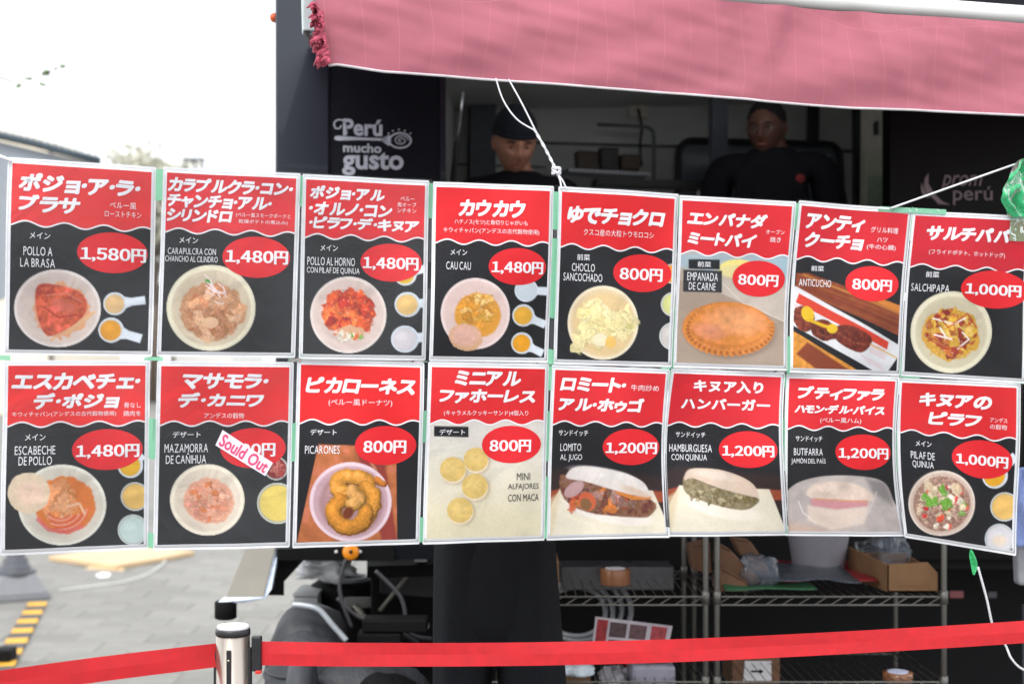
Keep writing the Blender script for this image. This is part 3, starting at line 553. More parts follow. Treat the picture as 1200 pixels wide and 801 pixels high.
GRP = 'laminated menu posters taped into a two row banner'
SURF = []
for i, p in enumerate(POS):
    s = Surf(p['c'], p.get('bend', (0, 0)), i * 1.7); SURF.append(s); z = p['z']
    root = thing('menu_poster', p['l'], 'poster', GRP)
    v, f, _, _ = grid(s, 0, 1, 0, 1, 24, 32, 0.); vb = grid(s, 0, 1, 0, 1, 24, 32, -.0007)[0]; n = len(v)
    rim = [j for j in range(24)] + [24 * r + 23 for r in range(1, 32)] + [24 * 31 + j for j in range(22, -1, -1)] + [24 * r for r in range(30, 0, -1)]
    rf = np.array([(rim[q], rim[(q + 1) % len(rim)], rim[(q + 1) % len(rim)] + n, rim[q] + n) for q in range(len(rim))])
    mesh_obj('paper_sheet', np.r_[v, vb], np.r_[f, f[:, ::-1] + n, rf], M_PAPER, root, smooth=False)
    a0, a1, b1 = .023, .977, .983
    nu, nv = 150, 140
    v, f, U, V = grid(s, a0, a1, .29, b1, nu, nv, .0004); q = s.px(U, V); X, Y = (q[:, 0] - z[1]) * z[0], (q[:, 1] - z[2]) * z[0]
    c = Cv(X, Y, p['bg']); c.mot(np.ones(len(X)), .10, 60, i); p['f'](c); c.mot(np.ones(len(X)), .05, 4.5, 50 + i)
    mesh_obj('food_photo', v, f, M_FOOD, root, smooth=True, cols=lin(np.clip(np.where(c.c > 70, 255 * (np.clip(c.c, 1, 255) / 255) ** .84, c.c), 0, 255)))
    U = np.linspace(a0, a1, 70); K = 7; t = np.linspace(0, 1, K)[:, None]; VV = .017 + (wave(U)[None] - .017) * t; UU = np.tile(U, (K, 1))
    mesh_obj('red_heading', s.W(UU.ravel(), VV.ravel(), .0008), gridf(70, K), print_mat('heading_red', c=(min(255, p['red'][0] + 8), p['red'][1] - 6, p['red'][2] - 4)), root, smooth=True)  # per-poster reds hold the light: brighter at left, shaded to the right
    strip(s, np.c_[U, wave(U)], .0085, .0011, 'wavy_white_line', M_WHITE, root)
    ex, ey, rx, ry = p['e']; uc, vc = s.uv(z[1] + ex / z[0], z[2] + ey / z[0]); du = rx / z[0] / (p['c'][1][0] - p['c'][0][0]); dv = ry / z[0] / (p['c'][2][1] - p['c'][0][1])
    th = np.linspace(0, 2 * math.pi, 48, endpoint=False); rr_ = np.array([.2, .4, .6, .8, 1.])[:, None]; eu, ev = np.r_[uc, (uc + du * rr_ * np.cos(th)).ravel()], np.r_[vc, (vc + dv * rr_ * np.sin(th)).ravel()]
    eu = np.minimum(eu, .99)
    bd = mesh_obj('price_badge', s.W(eu, ev, .0012), [(0, 1 + (j + 1) % 48, 1 + j) for j in range(48)] + [(1 + k * 48 + j, 1 + k * 48 + (j + 1) % 48, 49 + k * 48 + (j + 1) % 48, 49 + k * 48 + j) for k in range(4) for j in range(48)], M_BADGE, root)
    lettering(s, z, [p['p']], 'price_lettering', M_WHITE, bd, .0019, 'price')
    lettering(s, z, p['t'], 'title_lettering', M_WHITE, root, .0018, p.get('tst', 'brush'))
    lettering(s, z, p['k'], 'caption_lettering', M_WHITE, root, .0018, 'cap')
    lettering(s, z, p['d'], 'dish_name_lettering', M_WHITE, root, .0018)
    if 'x' in p: lettering(s, z, p['x'], 'side_lettering', M_DARKINK, root, .0018)
    if i == 9:                                             # the sold out sticker
        uvq = [s.uv(z[1] + x / z[0], z[2] + y / z[0]) for x, y in ((303, 312), (500, 440), (470, 492), (275, 372))]
        a, b, c4, d = [np.array(q) for q in uvq]; mp = lambda x, y: (a + (b - a) * x[:, None]) * (1 - y[:, None]) + (d + (c4 - d) * x[:, None]) * y[:, None]
        gx, gy = np.meshgrid(np.linspace(0, 1, 14), np.linspace(0, 1, 6)); q = mp(gx.ravel(), gy.ravel())
        so = mesh_obj('paper_sticker', s.W(q[:, 0], q[:, 1], .0032), gridf(14, 6), print_mat('sticker_paper', c=(222, 208, 222)), root, smooth=True, label='white paper sticker with pink handwritten words')
        v2, ff = TXT[('Sould Out', 'hand')]; q = mp(.5 + v2[:, 0] * .92, .5 - v2[:, 1] * .8)
        mesh_obj('sticker_lettering', s.W(q[:, 0], q[:, 1], .0039), ff, M_PINKINK, so)
    v, f, _, _ = grid(s, -.028, 1.028, -.02, 1.022, 26, 34, .0026); mesh_obj('clear_sleeve', v, f, M_FILML if i in (0, 1, 2, 8, 9) else M_FILM, root, smooth=True)
    e0, e1, g0, g1 = -.004, 1.004, -.006, 1.006
    for A, B in (((e0, g0), (e1, g0)), ((e0, g1), (e1, g1)), ((e0, g0), (e0, g1)), ((e1, g0), (e1, g1))):
        tt = np.linspace(0, 1, 20); pl = np.c_[A[0] + (B[0] - A[0]) * tt, A[1] + (B[1] - A[1]) * tt]
        strip(s, pl, (.010 if A[1] != B[1] else .012), .002, 'sleeve_edge', M_SEAM, root)
# tape and dark seams bridging neighbouring posters: (poster, v-ranges down its right side)
def lerp(a, b, t): return a + (b - a) * t
def bridge(i, j, v0, v1, m, nm, grow=.0):
    a, b = SURF[i], SURF[j]; tt = np.linspace(v0, v1, 8); L = a.W(np.full(8, 1.010 - grow), tt, .0032); R = b.W(np.full(8, -.010 + grow), tt, .0032)
    mesh_obj(nm, np.r_[L, R], [(q, q + 1, 8 + q + 1, 8 + q) for q in range(7)], m, PR[i])
PR = [t for t in THINGS if t.name.startswith('menu_poster')]
G, D = 'tape_strip', 'dark_seam'
JO = {(0, 1): [(0, .17, G)], (1, 2): [(0, .17, G), (.18, .43, D), (.64, .95, D)], (2, 3): [(0, .2, G), (.2, .45, D), (.6, .95, D)],
      (3, 4): [(.02, .24, G), (.29, .75, G), (.24, .29, D), (.75, .93, D), (.93, 1.03, G)], (4, 5): [(0, .12, G), (.12, .45, D), (.52, .65, D), (.65, 1.03, G)],
      (5, 6): [(0, .16, G), (.16, .45, D), (.6, .8, D), (.8, 1.03, G)], (6, 7): [(-.03, .18, G), (.18, .5, D), (.55, .85, D), (.85, 1.02, G)],
      (8, 9): [(.3, .52, G), (.92, 1, G)], (9, 10): [(.1, .33, D), (.33, .54, G), (.54, .8, D)], (10, 11): [(.08, .26, D), (.26, .44, G), (.44, .85, D), (.86, 1, G)],
      (11, 12): [(0, .14, G), (.14, .26, D), (.26, .55, G), (.55, .64, D), (.64, 1, G)], (12, 13): [(0, .12, G), (.3, .5, G), (.5, .95, D)], (13, 14): [(0, .08, G), (.08, .28, D), (.28, .6, G), (.6, .95, D), (.9, 1, G)],
      (14, 15): [(0, .1, G), (.1, .33, D), (.33, .6, G), (.6, .96, D)]}
for (i, j), L in JO.items():
    for v0, v1, k in L: bridge(i, j, v0, v1, M_TAPE if k == G else M_DARKSEAM, k, .004 if k == G else -.004)
for i in range(8):                                         # between the rows
    a, b = SURF[i], SURF[i + 8]
    for u0, u1, k in (((-.06, .04, G), (.1, .95, 'x'), (.96, 1.06, G)) if i < 2 else ((-.03, .16, G), (.17, .9, D), (.92, 1.03, G))):
        if k == 'x': continue
        tt = np.linspace(u0, u1, 8); L = a.W(tt, np.full(8, 1.014), .0036); R = b.W(tt, np.full(8, -.012), .0036)
        if k == D: mid = (L + R) / 2; L = lerp(mid, L, .55); R = lerp(mid, R, .55)
        mesh_obj(k, np.r_[L, R], [(q, q + 1, 8 + q + 1, 8 + q) for q in range(7)], M_TAPE if k == G else M_DARKSEAM, PR[i])
# green tape along the top right, and over the corner
tt = np.linspace(-.3, .28, 12); s7 = SURF[7]
mesh_obj('tape_strip', np.r_[s7.W(tt, np.full(12, -.028), .004), s7.W(tt, np.full(12, .004), .004)], [(q, q + 1, 13 + q, 12 + q) for q in range(11)], M_TAPE, PR[7])
tt = np.linspace(.83, 1.0, 6)
mesh_obj('tape_patch', np.r_[s7.W(tt, np.full(6, -.03), .005), s7.W(tt, np.full(6, .145), .005)], [(q, q + 1, 7 + q, 6 + q) for q in range(5)], M_TAPEX, PR[7])

# ---------------------------------------------------------------- strings and loose tape
M_ROPE = mat('white_string', (226, 226, 230), .8, var=.12, scale=400, bump=.5)
def bez(pts, n=8):
    pts = [Vector(p) for p in pts]; out = []
    for i in range(len(pts) - 1):
        p0, p1, p2, p3 = pts[max(i - 1, 0)], pts[i], pts[i + 1], pts[min(i + 2, len(pts) - 1)]
        for k in range(n):
            t = k / n; out.append(.5 * ((2 * p1) + (p2 - p0) * t + (2 * p0 - 5 * p1 + 4 * p2 - p3) * t * t + (3 * p1 - p0 - 3 * p2 + p3) * t ** 3))
    return out + [pts[-1]]
def twist(path, r, turns, ph):
    out = []; n = len(path)
    for i, p in enumerate(path): a = ph + turns * 6.283 * i / n; out.append(p + Vector((math.cos(a) * r, math.sin(a) * r, 0)))
    return out
t = thing('hanging_string', 'white string doubled and knotted, holding the banner up from the awning hem', 'string')
A1 = bez([PB(581, 92, .05), PB(590, 118, .04), PB(606, 140, .03), PB(627, 153, .02)]); A2 = bez([PB(596, 93, .05), PB(612, 122, .03), PB(628, 154, .02)])
tw = bez([PB(627, 153, .02), PB(641, 178, .01), PB(651, 198, 0)], 14)
MB().tube(A1 + twist(tw, .0019, 3, 0)[1:], .0019, 6).build('string_strand', M_ROPE, t, True)
MB().tube(A2 + twist(tw, .0019, 3, 3.14)[1:], .0019, 6).build('string_strand', M_ROPE, t, True)
kn = MB(); kc = PB(652, 200, 0)
kn.tube([kc + Vector((.007 * math.cos(a) + .003 * math.sin(2 * a), .004 * math.sin(3 * a), .007 * math.sin(a * 1.5))) for a in np.linspace(0, 12.5, 40)], .0028, 6)
kn.build('knot', M_ROPE, t, True)
for q in (658, 664): MB().tube(bez([PB(653, 203, 0), PB((653 + q) / 2 + 1, 212, -.004), PB(q, 222, -.006)]), .0022, 6).build('string_end', M_ROPE, t, True)
tag(MB().tube(bez([PB(1044, 244, -.008), PB(1120, 217, 0), PB(1200, 189, .0), PB(1290, 160, 0)]), .0026, 6).build('side_string', M_ROPE, None, True), 'white string slanting up to the right from the green taped top edge', 'string')
tag(MB().tube(bez([PB(-30, 176, 0), PB(-4, 182, 0), PB(5, 185, -.008), PB(14, 189, -.008)]), .004, 6).build('corner_string', M_ROPE, None, True), 'white string tied at the upper left corner of the banner', 'string')
tag(MB().tube(bez([PB(1146, 664, 0), PB(1156, 700, .01), PB(1165, 738, .02), PB(1178, 755, .03), PB(1186, 772, .02), PB(1202, 785, .02), PB(1240, 792, .02)]), .0028, 6).build('dangling_string', M_ROPE, None, True), 'white string hanging below the banner from the green tape tail', 'string')
def crumple(name, outline, off, m, label, cat, amp=.012, n=14):
    """a crumpled ribbon: rows across an outline given as (left px, right px, py)"""
    vs = []; rows = len(outline); fs = []
    for r, (x0, x1, y) in enumerate(outline):
        for k in range(n):
            u = k / (n - 1); p = PB(lerp(x0, x1, u), y, off); q = mnoise.noise(Vector((u * 3, r * .45, sum(map(ord, name)) % 7))) + .6 * mnoise.noise(Vector((u * 8, r * 1.1, 3)))
            vs.append(p + NB * (amp * q * 2))
    for r in range(rows - 1):
        for k in range(n - 1): fs.append((r * n + k, r * n + k + 1, (r + 1) * n + k + 1, (r + 1) * n + k))
    o = mesh_obj(name, np.array([tuple(v) for v in vs]), fs, m, None, smooth=True); sm = o.modifiers.new('s', 'SUBSURF'); sm.levels = sm.render_levels = 1
    return tag(o, label, cat)
M_TAPEG = film_mat('green_tape_loop', tuple(lin((60, 176, 116))), .92, 1.25, .35, .8, 45.)
crumple('tape_bundle', [(1194, 1202, 187), (1190, 1210, 192), (1186, 1212, 199), (1180, 1214, 206), (1178, 1210, 213), (1175, 1206, 220), (1173, 1204, 227), (1172, 1204, 234), (1176, 1206, 241), (1182, 1214, 248), (1186, 1222, 254)], -.024, M_TAPEG, 'scrunched mint green tape looped round the string at the right edge', 'tape', .02, 18)
crumple('tape_tail', [(1137, 1139, 643), (1137, 1142, 649), (1137, 1144, 655), (1137, 1147, 661), (1138, 1145, 667), (1140, 1142, 673)], 0, mat('green_tape', (40, 160, 92), .35, var=.15, scale=60, bump=.4), 'small bright green tape tail below the quinoa poster', 'tape', .006, 6)

# ---------------------------------------------------------------- awning
M_AWN = mat('faded_red_awning', (168, 96, 110), .85, var=.05, scale=5, bump=.08, bscale=9)
_n, _l = M_AWN.node_tree.nodes, M_AWN.node_tree.links       # faded seams in the cloth
_b = _n['Principled BSDF']; _src = _b.inputs['Base Color'].links[0].from_socket
_tc = _n.new('ShaderNodeTexCoord'); _br = _n.new('ShaderNodeTexBrick'); _mp = _n.new('ShaderNodeMapping'); _mp.inputs['Rotation'].default_value = (math.radians(90), 0, 0); _mp.inputs['Scale'].default_value = (1, 1, 1)
_wz = _n.new('ShaderNodeTexNoise'); _wz.inputs['Scale'].default_value = 1.7; _wa = _n.new('ShaderNodeVectorMath'); _wa.operation = 'MULTIPLY_ADD'; _wa.inputs[1].default_value = (.22, .0, .22); _l.new(_tc.outputs['Object'], _wz.inputs['Vector']); _l.new(_wz.outputs['Color'], _wa.inputs[0]); _l.new(_tc.outputs['Object'], _wa.inputs[2]); _l.new(_wa.outputs[0], _mp.inputs[0]); _l.new(_mp.outputs[0], _br.inputs['Vector'])
_br.inputs['Scale'].default_value = 5.5; _br.inputs['Mortar Size'].default_value = .0045; _br.inputs['Mortar Smooth'].default_value = .6; _br.inputs['Brick Width'].default_value = .36; _br.inputs['Row Height'].default_value = 1.8; _br.offset = 0.43
_br.inputs['Color1'].default_value = (.98, .98, .98, 1); _br.inputs['Color2'].default_value = (1, 1, 1, 1); _br.inputs['Mortar'].default_value = (1.22, 1.3, 1.24, 1)
_nz = _n.new('ShaderNodeTexNoise'); _nz.inputs['Scale'].default_value = 11; _nz.inputs['Detail'].default_value = 2; _l.new(_tc.outputs['Object'], _nz.inputs['Vector'])
_mr = _n.new('ShaderNodeMapRange'); _mr.inputs[1].default_value = .55; _mr.inputs[2].default_value = .62; _mr.inputs[3].default_value = 1; _mr.inputs[4].default_value = .93; _l.new(_nz.outputs['Fac'], _mr.inputs[0])
_vm = _n.new('ShaderNodeVectorMath'); _vm.operation = 'MULTIPLY'; _l.new(_src, _vm.inputs[0]); _l.new(_br.outputs['Color'], _vm.inputs[1])
_v2 = _n.new('ShaderNodeVectorMath'); _v2.operation = 'SCALE'; _l.new(_vm.outputs[0], _v2.inputs[0]); _l.new(_mr.outputs[0], _v2.inputs['Scale']); _l.new(_v2.outputs[0], _b.inputs['Base Color'])
M_PIPE = mat('white_piping', (196, 190, 194), .7); M_TUBE = mat('white_awning_tube', (222, 222, 220), .35, var=.06, scale=8, coat=.3)
aw = thing('awning', 'faded pink red fabric awning with white piping and frayed left end', 'awning')
HEM = [(384, 77), (395, 76), (450, 84), (520, 88.5), (600, 95), (700, 103), (800, 110), (900, 119), (1000, 127), (1100, 131), (1200, 136), (1320, 143), (1460, 150)]
hx, hy = zip(*HEM); hem = lambda x: np.interp(x, hx, hy)
TOPL = lambda x: -28 + (x - 790) * .0745 + 29              # lower edge of the tube
nu, nv = 220, 34; vs = []
for r in range(nv):
    v = r / (nv - 1)
    for k in range(nu):
        u = k / (nu - 1); xt, xb = lerp(362, 1460, u), lerp(385, 1460, u); x = lerp(xt, xb, v); y = lerp(TOPL(x) - 3, hem(x), v)
        p = PP(x, y, AWN)
        d = .022 * mnoise.noise(Vector((u * 6 + v * 1.6, v * .8 - u * 2, 1.))) + .002 * mnoise.noise(Vector((u * 24, v * 1.2, 4.))) * (.3 + v) + .003 * mnoise.noise(Vector((u * 20 - v * 5, v * 5, 9)))
        for xc in (916, 1008):                              # folds gathered under the tube
            w = (x - xc - (v * 60 if xc > 950 else -v * 40)) / 16; d += .012 * math.exp(-w * w) * (1 - .75 * v)
        vs.append(p + NB * (d + .012 * math.sin(v * 3.14)))
mesh_obj('valance', np.array([tuple(q) for q in vs]), gridf(nu, nv), M_AWN, aw, smooth=True)
edge = [Vector(vs[(nv - 1) * nu + k]) for k in range(0, nu)]
MB().tube(edge, .0030, 6).build('hem_piping', M_PIPE, aw, True)
MB().tube([PP(x, TOPL(x) - 13, AWN + .03) for x in (330, 600, 900, 1200, 1500)], .0235, 16).build('front_tube', M_TUBE, aw, True)
cn = MB(); a, b = PP(362, -60 - 12, AWN + .05), PP(1460, 21, AWN + .05); a.z = PP(362, TOPL(362) - 12, AWN).z; b.z = PP(1460, TOPL(1460) - 12, AWN).z
c_, d_ = PP(362, 0, TRK - .02), PP(1460, 0, TRK - .02); c_.z = a.z + .16; d_.z = b.z + .16
cn.prism([a, b, d_, c_], (0, 0, -.004)); cn.build('canopy', M_AWN, aw)
fr = MB(); M_FRAY = mat('bright_pink_fray', (190, 84, 106), .85, var=.25, scale=60, bump=.4); R_ = random.Random(3)
for k in range(46):                                        # frayed strips gathered at the end
    y = 3 + 70 * (k / 46) ** .8; x = 370 + 13 * (y / 74) + R_.uniform(-4, 5); L = R_.uniform(5, 10) * (1 + y / 90); wd = R_.uniform(1.5, 3.4)
    p0, p1, p2 = PP(x, y, AWN - .02 - R_.random() * .02), PP(x - L * .45 + R_.uniform(-2, 2), y + L * .35, AWN - .03 - R_.random() * .03), PP(x - L * .8 + R_.uniform(-3, 3), y + L * .8, AWN - .01 + R_.random() * .03)
    fr.tube([p0, p1, p2], [wd * .0019, wd * .0024, wd * .0006], 5)
fr.build('frayed_edge', M_FRAY, aw, True)
ar = MB(); ar.prism([PP(353, -40, AWN + .3), PP(372, -40, AWN + .3), PP(370, 36, AWN + .3), (PP(355, 36, AWN + .3))], IN * .05); ar.build('end_bracket', mat('pale_grey_metal', (190, 198, 200), .5, var=.1), aw, bevel=.004)
MB().prism([PP(356, 36.5, AWN + .3), PP(364, 37, AWN + .3), PP(362, 46, AWN + .3)], IN * .03).build('bracket_tip', mat('black_rubber', (28, 28, 30), .6), aw)

# ---------------------------------------------------------------- food truck
M_NAVY = mat('navy_truck_paint', (20, 28, 41), .32, var=.1, scale=3, coat=.25, bump=.03, bscale=2.5)
M_PANEL = mat('dark_sign_panel', (13, 16, 25), .45, var=.15, scale=5, spec=.2)
M_BLK = mat('black_panel', (11, 11, 13), .75, var=.3, scale=6, spec=.2)
M_WALL = mat('inner_wall_grey_green', (190, 193, 190), .6, var=.14, scale=3)
M_GREYP = mat('grey_lettering', (178, 182, 194), .6, var=.05); M_GREYD = mat('dim_mauve_lettering', (126, 108, 112), .6, var=.1)
tk = thing('food_truck', 'dark navy food truck with an open serving window and printed side panels', 'food truck')
def slab(pts, off, d, name, m, parent=tk, t=T11, bevel=0, **k):
    return MB().prism([PP(x, y, TRK + off, t) for x, y in pts], IN * d).build(name, m, parent, bevel=bevel, **k)
slab([(323, -260), (386, -260), (386, 655), (323, 655)], 0, .10, 'corner_panel', M_NAVY, bevel=.006)
slab([(386.5, -260), (522, -260), (522, 655), (386.5, 655)], .015, .08, 'sign_panel', M_PANEL)
slab([(516, 60), (522.5, 60), (522.5, 655), (516, 655)], .004, .03, 'panel_edge', M_NAVY)
slab([(522.5, 300), (1400, 300), (1400, 668), (522.5, 662)], .02, .08, 'lower_body_panel', M_BLK)
slab([(522.5, -260), (1400, -260), (1400, 52), (522.5, 30)], .02, .08, 'upper_body_panel', M_PANEL)
slab([(522.5, 297), (1045, 297), (1045, 303), (522.5, 303)], -.12, .25, 'serving_counter', mat('steel_counter', (120, 122, 124), .35, .8, var=.08))
slab([(1043, 45), (1400, 60), (1400, 655), (1043, 655)], -.02, .06, 'right_panel', mat('maroon_black_panel', (9, 5, 6), .5, var=.2, scale=4, spec=.12))
# interior
wx = PT(522.5, 0, 1.7), PT(1400, 0, 1.7)
def inner(pts, off, d, name, m, **k): return slab(pts, off, d, name, m, **k)
inner([(420, -80), (1300, -80), (1300, 420), (420, 420)], 1.6, .05, 'rear_wall', M_WALL)
inner([(500, 40), (1400, 30), (1400, -10), (500, -10)], .1, 1.6, 'ceiling_beam', M_WALL)
cz = MB(); q = [PT(430, 300, .12), PT(1400, 300, .12), PT(1400, 300, 1.62), PT(430, 300, 1.62)]
for nm, zz in (('ceiling_panel', 2.72), ('floor_panel', .80)): MB().prism([(v_.x, v_.y, zz) for v_ in q], (0, 0, .04)).build(nm, M_WALL if zz > 1 else M_BLK, tk)
a, b = PT(486, 0, .12), PT(522, 0, 1.6)
MB().prism([(a.x, a.y, .85), (b.x, b.y, .85), (b.x, b.y, 2.7), (a.x, a.y, 2.7)], (.04, 0, 0)).build('end_wall', M_WALL, tk)
a, b = PT(1330, 0, .12), PT(1290, 0, 1.6)
MB().prism([(a.x, a.y, .85), (b.x, b.y, .85), (b.x, b.y, 2.7), (a.x, a.y, 2.7)], (.04, 0, 0)).build('end_wall', M_WALL, tk)
M_SEAMK = mat('dark_gasket', (24, 25, 27), .5)
inner([(600, 165), (1000, 176), (1000, 178.5), (600, 167.5)], 1.585, .01, 'wall_seam', M_SEAMK)
inner([(524, 191), (640, 195), (640, 196.5), (524, 192.5)], 1.585, .01, 'wall_seam', M_SEAMK)
inner([(553, 120), (556, 120), (556, 240), (553, 240)], 1.58, .01, 'wall_seam', M_SEAMK)
inner([(552, 100), (582, 100), (580, 300), (550, 300)], 1.45, .08, 'dark_wall_panel', mat('dark_panel_grey', (62, 66, 76), .6, var=.2))  # dark grey slab added to fill the dark upright strip
inner([(835, 60), (853, 60), (853, 300), (835, 300)], 1.0, .05, 'inner_post', mat('grey_post', (86, 90, 100), .5))
inner([(951, 60), (962, 60), (960, 166), (949, 166)], 1.3, .04, 'inner_post', M_SEAMK)
inner([(1003, 40), (1008, 40), (1008, 300), (1003, 300)], 1.0, .04, 'door_edge', M_SEAMK)
inner([(1008.5, 40), (1100, 40), (1100, 300), (1008.5, 300)], 1.02, .06, 'door_panel', mat('pale_door', (214, 210, 196), .5, var=.06))
inner([(1026, 143), (1029, 141), (1029, 156), (1026, 158)], 1.0, .02, 'door_hook', M_SEAMK)
ds = MB(); pts = [(1015, 245), (1015, 186), (1018, 179), (1025, 175), (1035, 174), (1050, 174), (1050, 245)]
ds.prism([PT(x, y, .92) for x, y in pts], IN * .06); ds.build('soap_dispenser_shell', mat('frosted_plastic', (196, 198, 178), .35, var=.1), tk, bevel=.005)
inner([(1016.5, 206), (1048, 206), (1048, 244), (1016.5, 244)], .915, .004, 'dispenser_fill', mat('pale_green_liquid', (158, 176, 156), .3))
# rear window with rounded rubber frame
loop = []
for cx_, cy_, a0 in ((810, 182, 180), (970, 186, 270), (973, 292, 0), (807, 292, 90)):
    for k in range(6):
        a = math.radians(a0 + k * 18); loop.append(PT(cx_ + 15 * math.cos(a), cy_ + 17 * math.sin(a), 1.5))
wi = MB().tube(loop, .016, 6, closed=True).build('rear_window_frame', M_SEAMK, tk, True)
MB().prism([p + IN * .01 for p in loop], IN * .01).build('window_glass', mat('dim_window_glass', (92, 100, 108), .12, var=.3, scale=5), wi)
M_PG = mat('pale_green_patch', (214, 236, 206), .7); M_WP = mat('white_bright_patch', (226, 228, 230), .7)  # pale cut-outs painted for the bright patches seen through the glass
for pts, m in (([(968, 210), (985, 213), (985, 246), (970, 246)], M_PG), ([(826, 208), (832, 210), (830, 246), (820, 246)], M_PG), ([(958, 181), (972, 182), (978, 197), (964, 198)], M_WP), ([(817, 214), (820, 214), (820, 246), (817, 246)], M_WP)):
    MB().prism([PT(x, y, 1.485) for x, y in pts], IN * .003).build('bright_patch', m, wi)
ol = inner([(737, 121), (760, 122), (760, 138), (737, 137)], 1.56, .03, 'outlet_box', mat('cream_plastic', (206, 204, 190), .5), bevel=.004)
MB().tube(bez([PT(748, 128, 1.55), PT(752, 150, 1.53), PT(750, 172, 1.54), PT(752, 195, 1.54)]), .006, 6).build('power_cord', M_SEAMK, ol, True)
inner([(700, 208), (828, 212), (828, 220), (700, 216)], .9, .1, 'worktop_edge', M_SEAMK)
inner([(666, 197), (762, 202), (762, 206), (666, 201)], 1.2, .12, 'wall_shelf', mat('dull_steel', (130, 132, 136), .4, .6))
MB().tube([PT(x, y, 1.4) for x, y in ((700, 146), (758, 149))] + bez([PT(762, 151, 1.4), PT(766, 160, 1.4), PT(766, 214, 1.4)]), .008, 6).build('inner_pipe', mat('dull_pipe', (96, 98, 100), .4, .5), tk, True)
sg = MB().tube([PT(543, 108, .1), PT(535.5, 168, .1)], .005, 8).build('gas_strut_rod', mat('strut_steel', (140, 142, 146), .3, .8), tk, True)
MB().tube([PT(535.5, 166, .1), PT(530, 222, .1), PT(528, 290, .1)], .010, 8).build('gas_strut_body', M_SEAMK, tk, True)
# shelf goods, dim
for k, (x0, x1, y0, c) in enumerate(((676, 702, 176, (70, 60, 50)), (704, 726, 172, (58, 56, 54)), (728, 752, 180, (76, 62, 54)))):
    tag(MB().prism([PT(x0, y0, 1.22), PT(x1, y0 + 1, 1.22), PT(x1 - 1, 200, 1.22), PT(x0 + 1, 199, 1.22)], IN * .06).build('food_packet', mat('packet%d' % k, c, .6, var=.3, scale=40), None, bevel=.008),
        ('tall tan food packet at the left end of the dim shelf inside the truck', 'grey food packet in the middle of the dim shelf inside the truck', 'brown food packet at the right end of the dim shelf inside the truck')[k], 'packet', 'packets on the shelf inside the truck')
# side lettering
def place_text(s, st, x0, x1, y0, y1, off, name, m, parent, slope=0., flat=False):
    v2, f = TXT[(s, st)]; xc = (x0 + x1) / 2
    pts = [PT(xc + x * (x1 - x0), (y0 + y1) / 2 - y * (y1 - y0) + slope * x * (x1 - x0), off) for x, y in v2]
    return mesh_obj(name, np.array([tuple(p) for p in pts]), f, m, parent)
SP = [o for o in tk.children if o.name == 'sign_panel'][0]; RP = [o for o in tk.children if o.name == 'right_panel'][0]
place_text('Perú', 'round', 402, 448, 139.5, 159.5, .012, 'sign_lettering', M_GREYP, SP, .02)
MB().tube([PT(407 + 0, 157, .012)] + bez([PT(404, 142, .011), PT(397, 140.5, .011), PT(392, 144, .011), PT(393, 150, .011), PT(398, 150.5, .011), PT(400, 147, .011)])[0:], .0028, 5).build('sign_swirl', M_GREYP, SP, True)
place_text('mucho', 'round', 402, 447, 168, 179, .012, 'sign_lettering', M_GREYP, SP, .03)
place_text('gusto', 'round', 401, 473, 178, 206, .012, 'sign_lettering', M_GREYP, SP, .01)
spn = []; n = 40
top = [(392, 160.3), (396, 159.2), (420, 161), (447, 162.2), (454, 159.5)]; bot = [(396, 164.8), (420, 164.2), (447, 164.8), (456, 168.5)]
rim_ = [(468 + 14.5 * math.cos(a), 164.8 + 10 * math.sin(a)) for a in np.linspace(math.radians(215), math.radians(215 + 290), 40)]
ring_i = [(469 + 11 * math.cos(a), 164.8 + 7.3 * math.sin(a)) for a in np.linspace(0, 6.283, 40)]
MB().prism([PT(x, y, .0125) for x, y in top + bot[::-1] + [(392, 163.5)]], IN * .002).build('spoon_handle_print', M_GREYP, SP)
MB().prism([PT(x, y, .0125) for x, y in [(447, 162.2), (456, 158.2), (459, 164.8), (456, 171), (447, 164.8)]], IN * .002).build('spoon_neck_print', M_GREYP, SP)
MB().tube([PT(469 + 12.6 * math.cos(a), 164.8 + 8.7 * math.sin(a), .012) for a in np.linspace(0, 6.283, 40)[:-1]], .0032, 5, closed=True).build('spoon_bowl_print', M_GREYP, SP, True)
MB().tube([PT(470 + (1.5 + r * 7.2) * math.cos(a), 164.8 + (1 + r * 5.2) * math.sin(a), .012) for r, a in zip(np.linspace(0, 1, 40), np.linspace(1.2, 12.5, 40))], .0019, 5).build('spoon_spiral_print', M_GREYP, SP, True)
for x, y in ((455.5, 156.5), (460.5, 153.5), (467.5, 152), (474.5, 153.3), (481, 156.5)): MB().ball(PT(x, y, .012), .003, 5).build('sign_dot', M_GREYP, SP, True)
place_text('prom', 'ital', 1103, 1151, 205, 224, -.024, 'panel_lettering', M_GREYD, RP, 0)
place_text('perú', 'thin', 1117, 1163, 218.5, 240, -.024, 'panel_lettering', M_GREYD, RP, 0)
MB().prism([PT(x, y, -.0235) for x, y in ((1088, 203), (1084, 209), (1083, 218), (1086, 226), (1092, 231), (1100, 239), (1114, 240), (1104, 236), (1094, 226), (1088, 215))], IN * .002).build('logo_ribbon', M_GREYD, RP)
MB().prism([PT(x, y, -.0235) for x, y in ((1080, 214), (1079.5, 222), (1082, 230), (1090, 232), (1084, 224))], IN * .002).build('logo_ribbon', M_GREYD, RP)
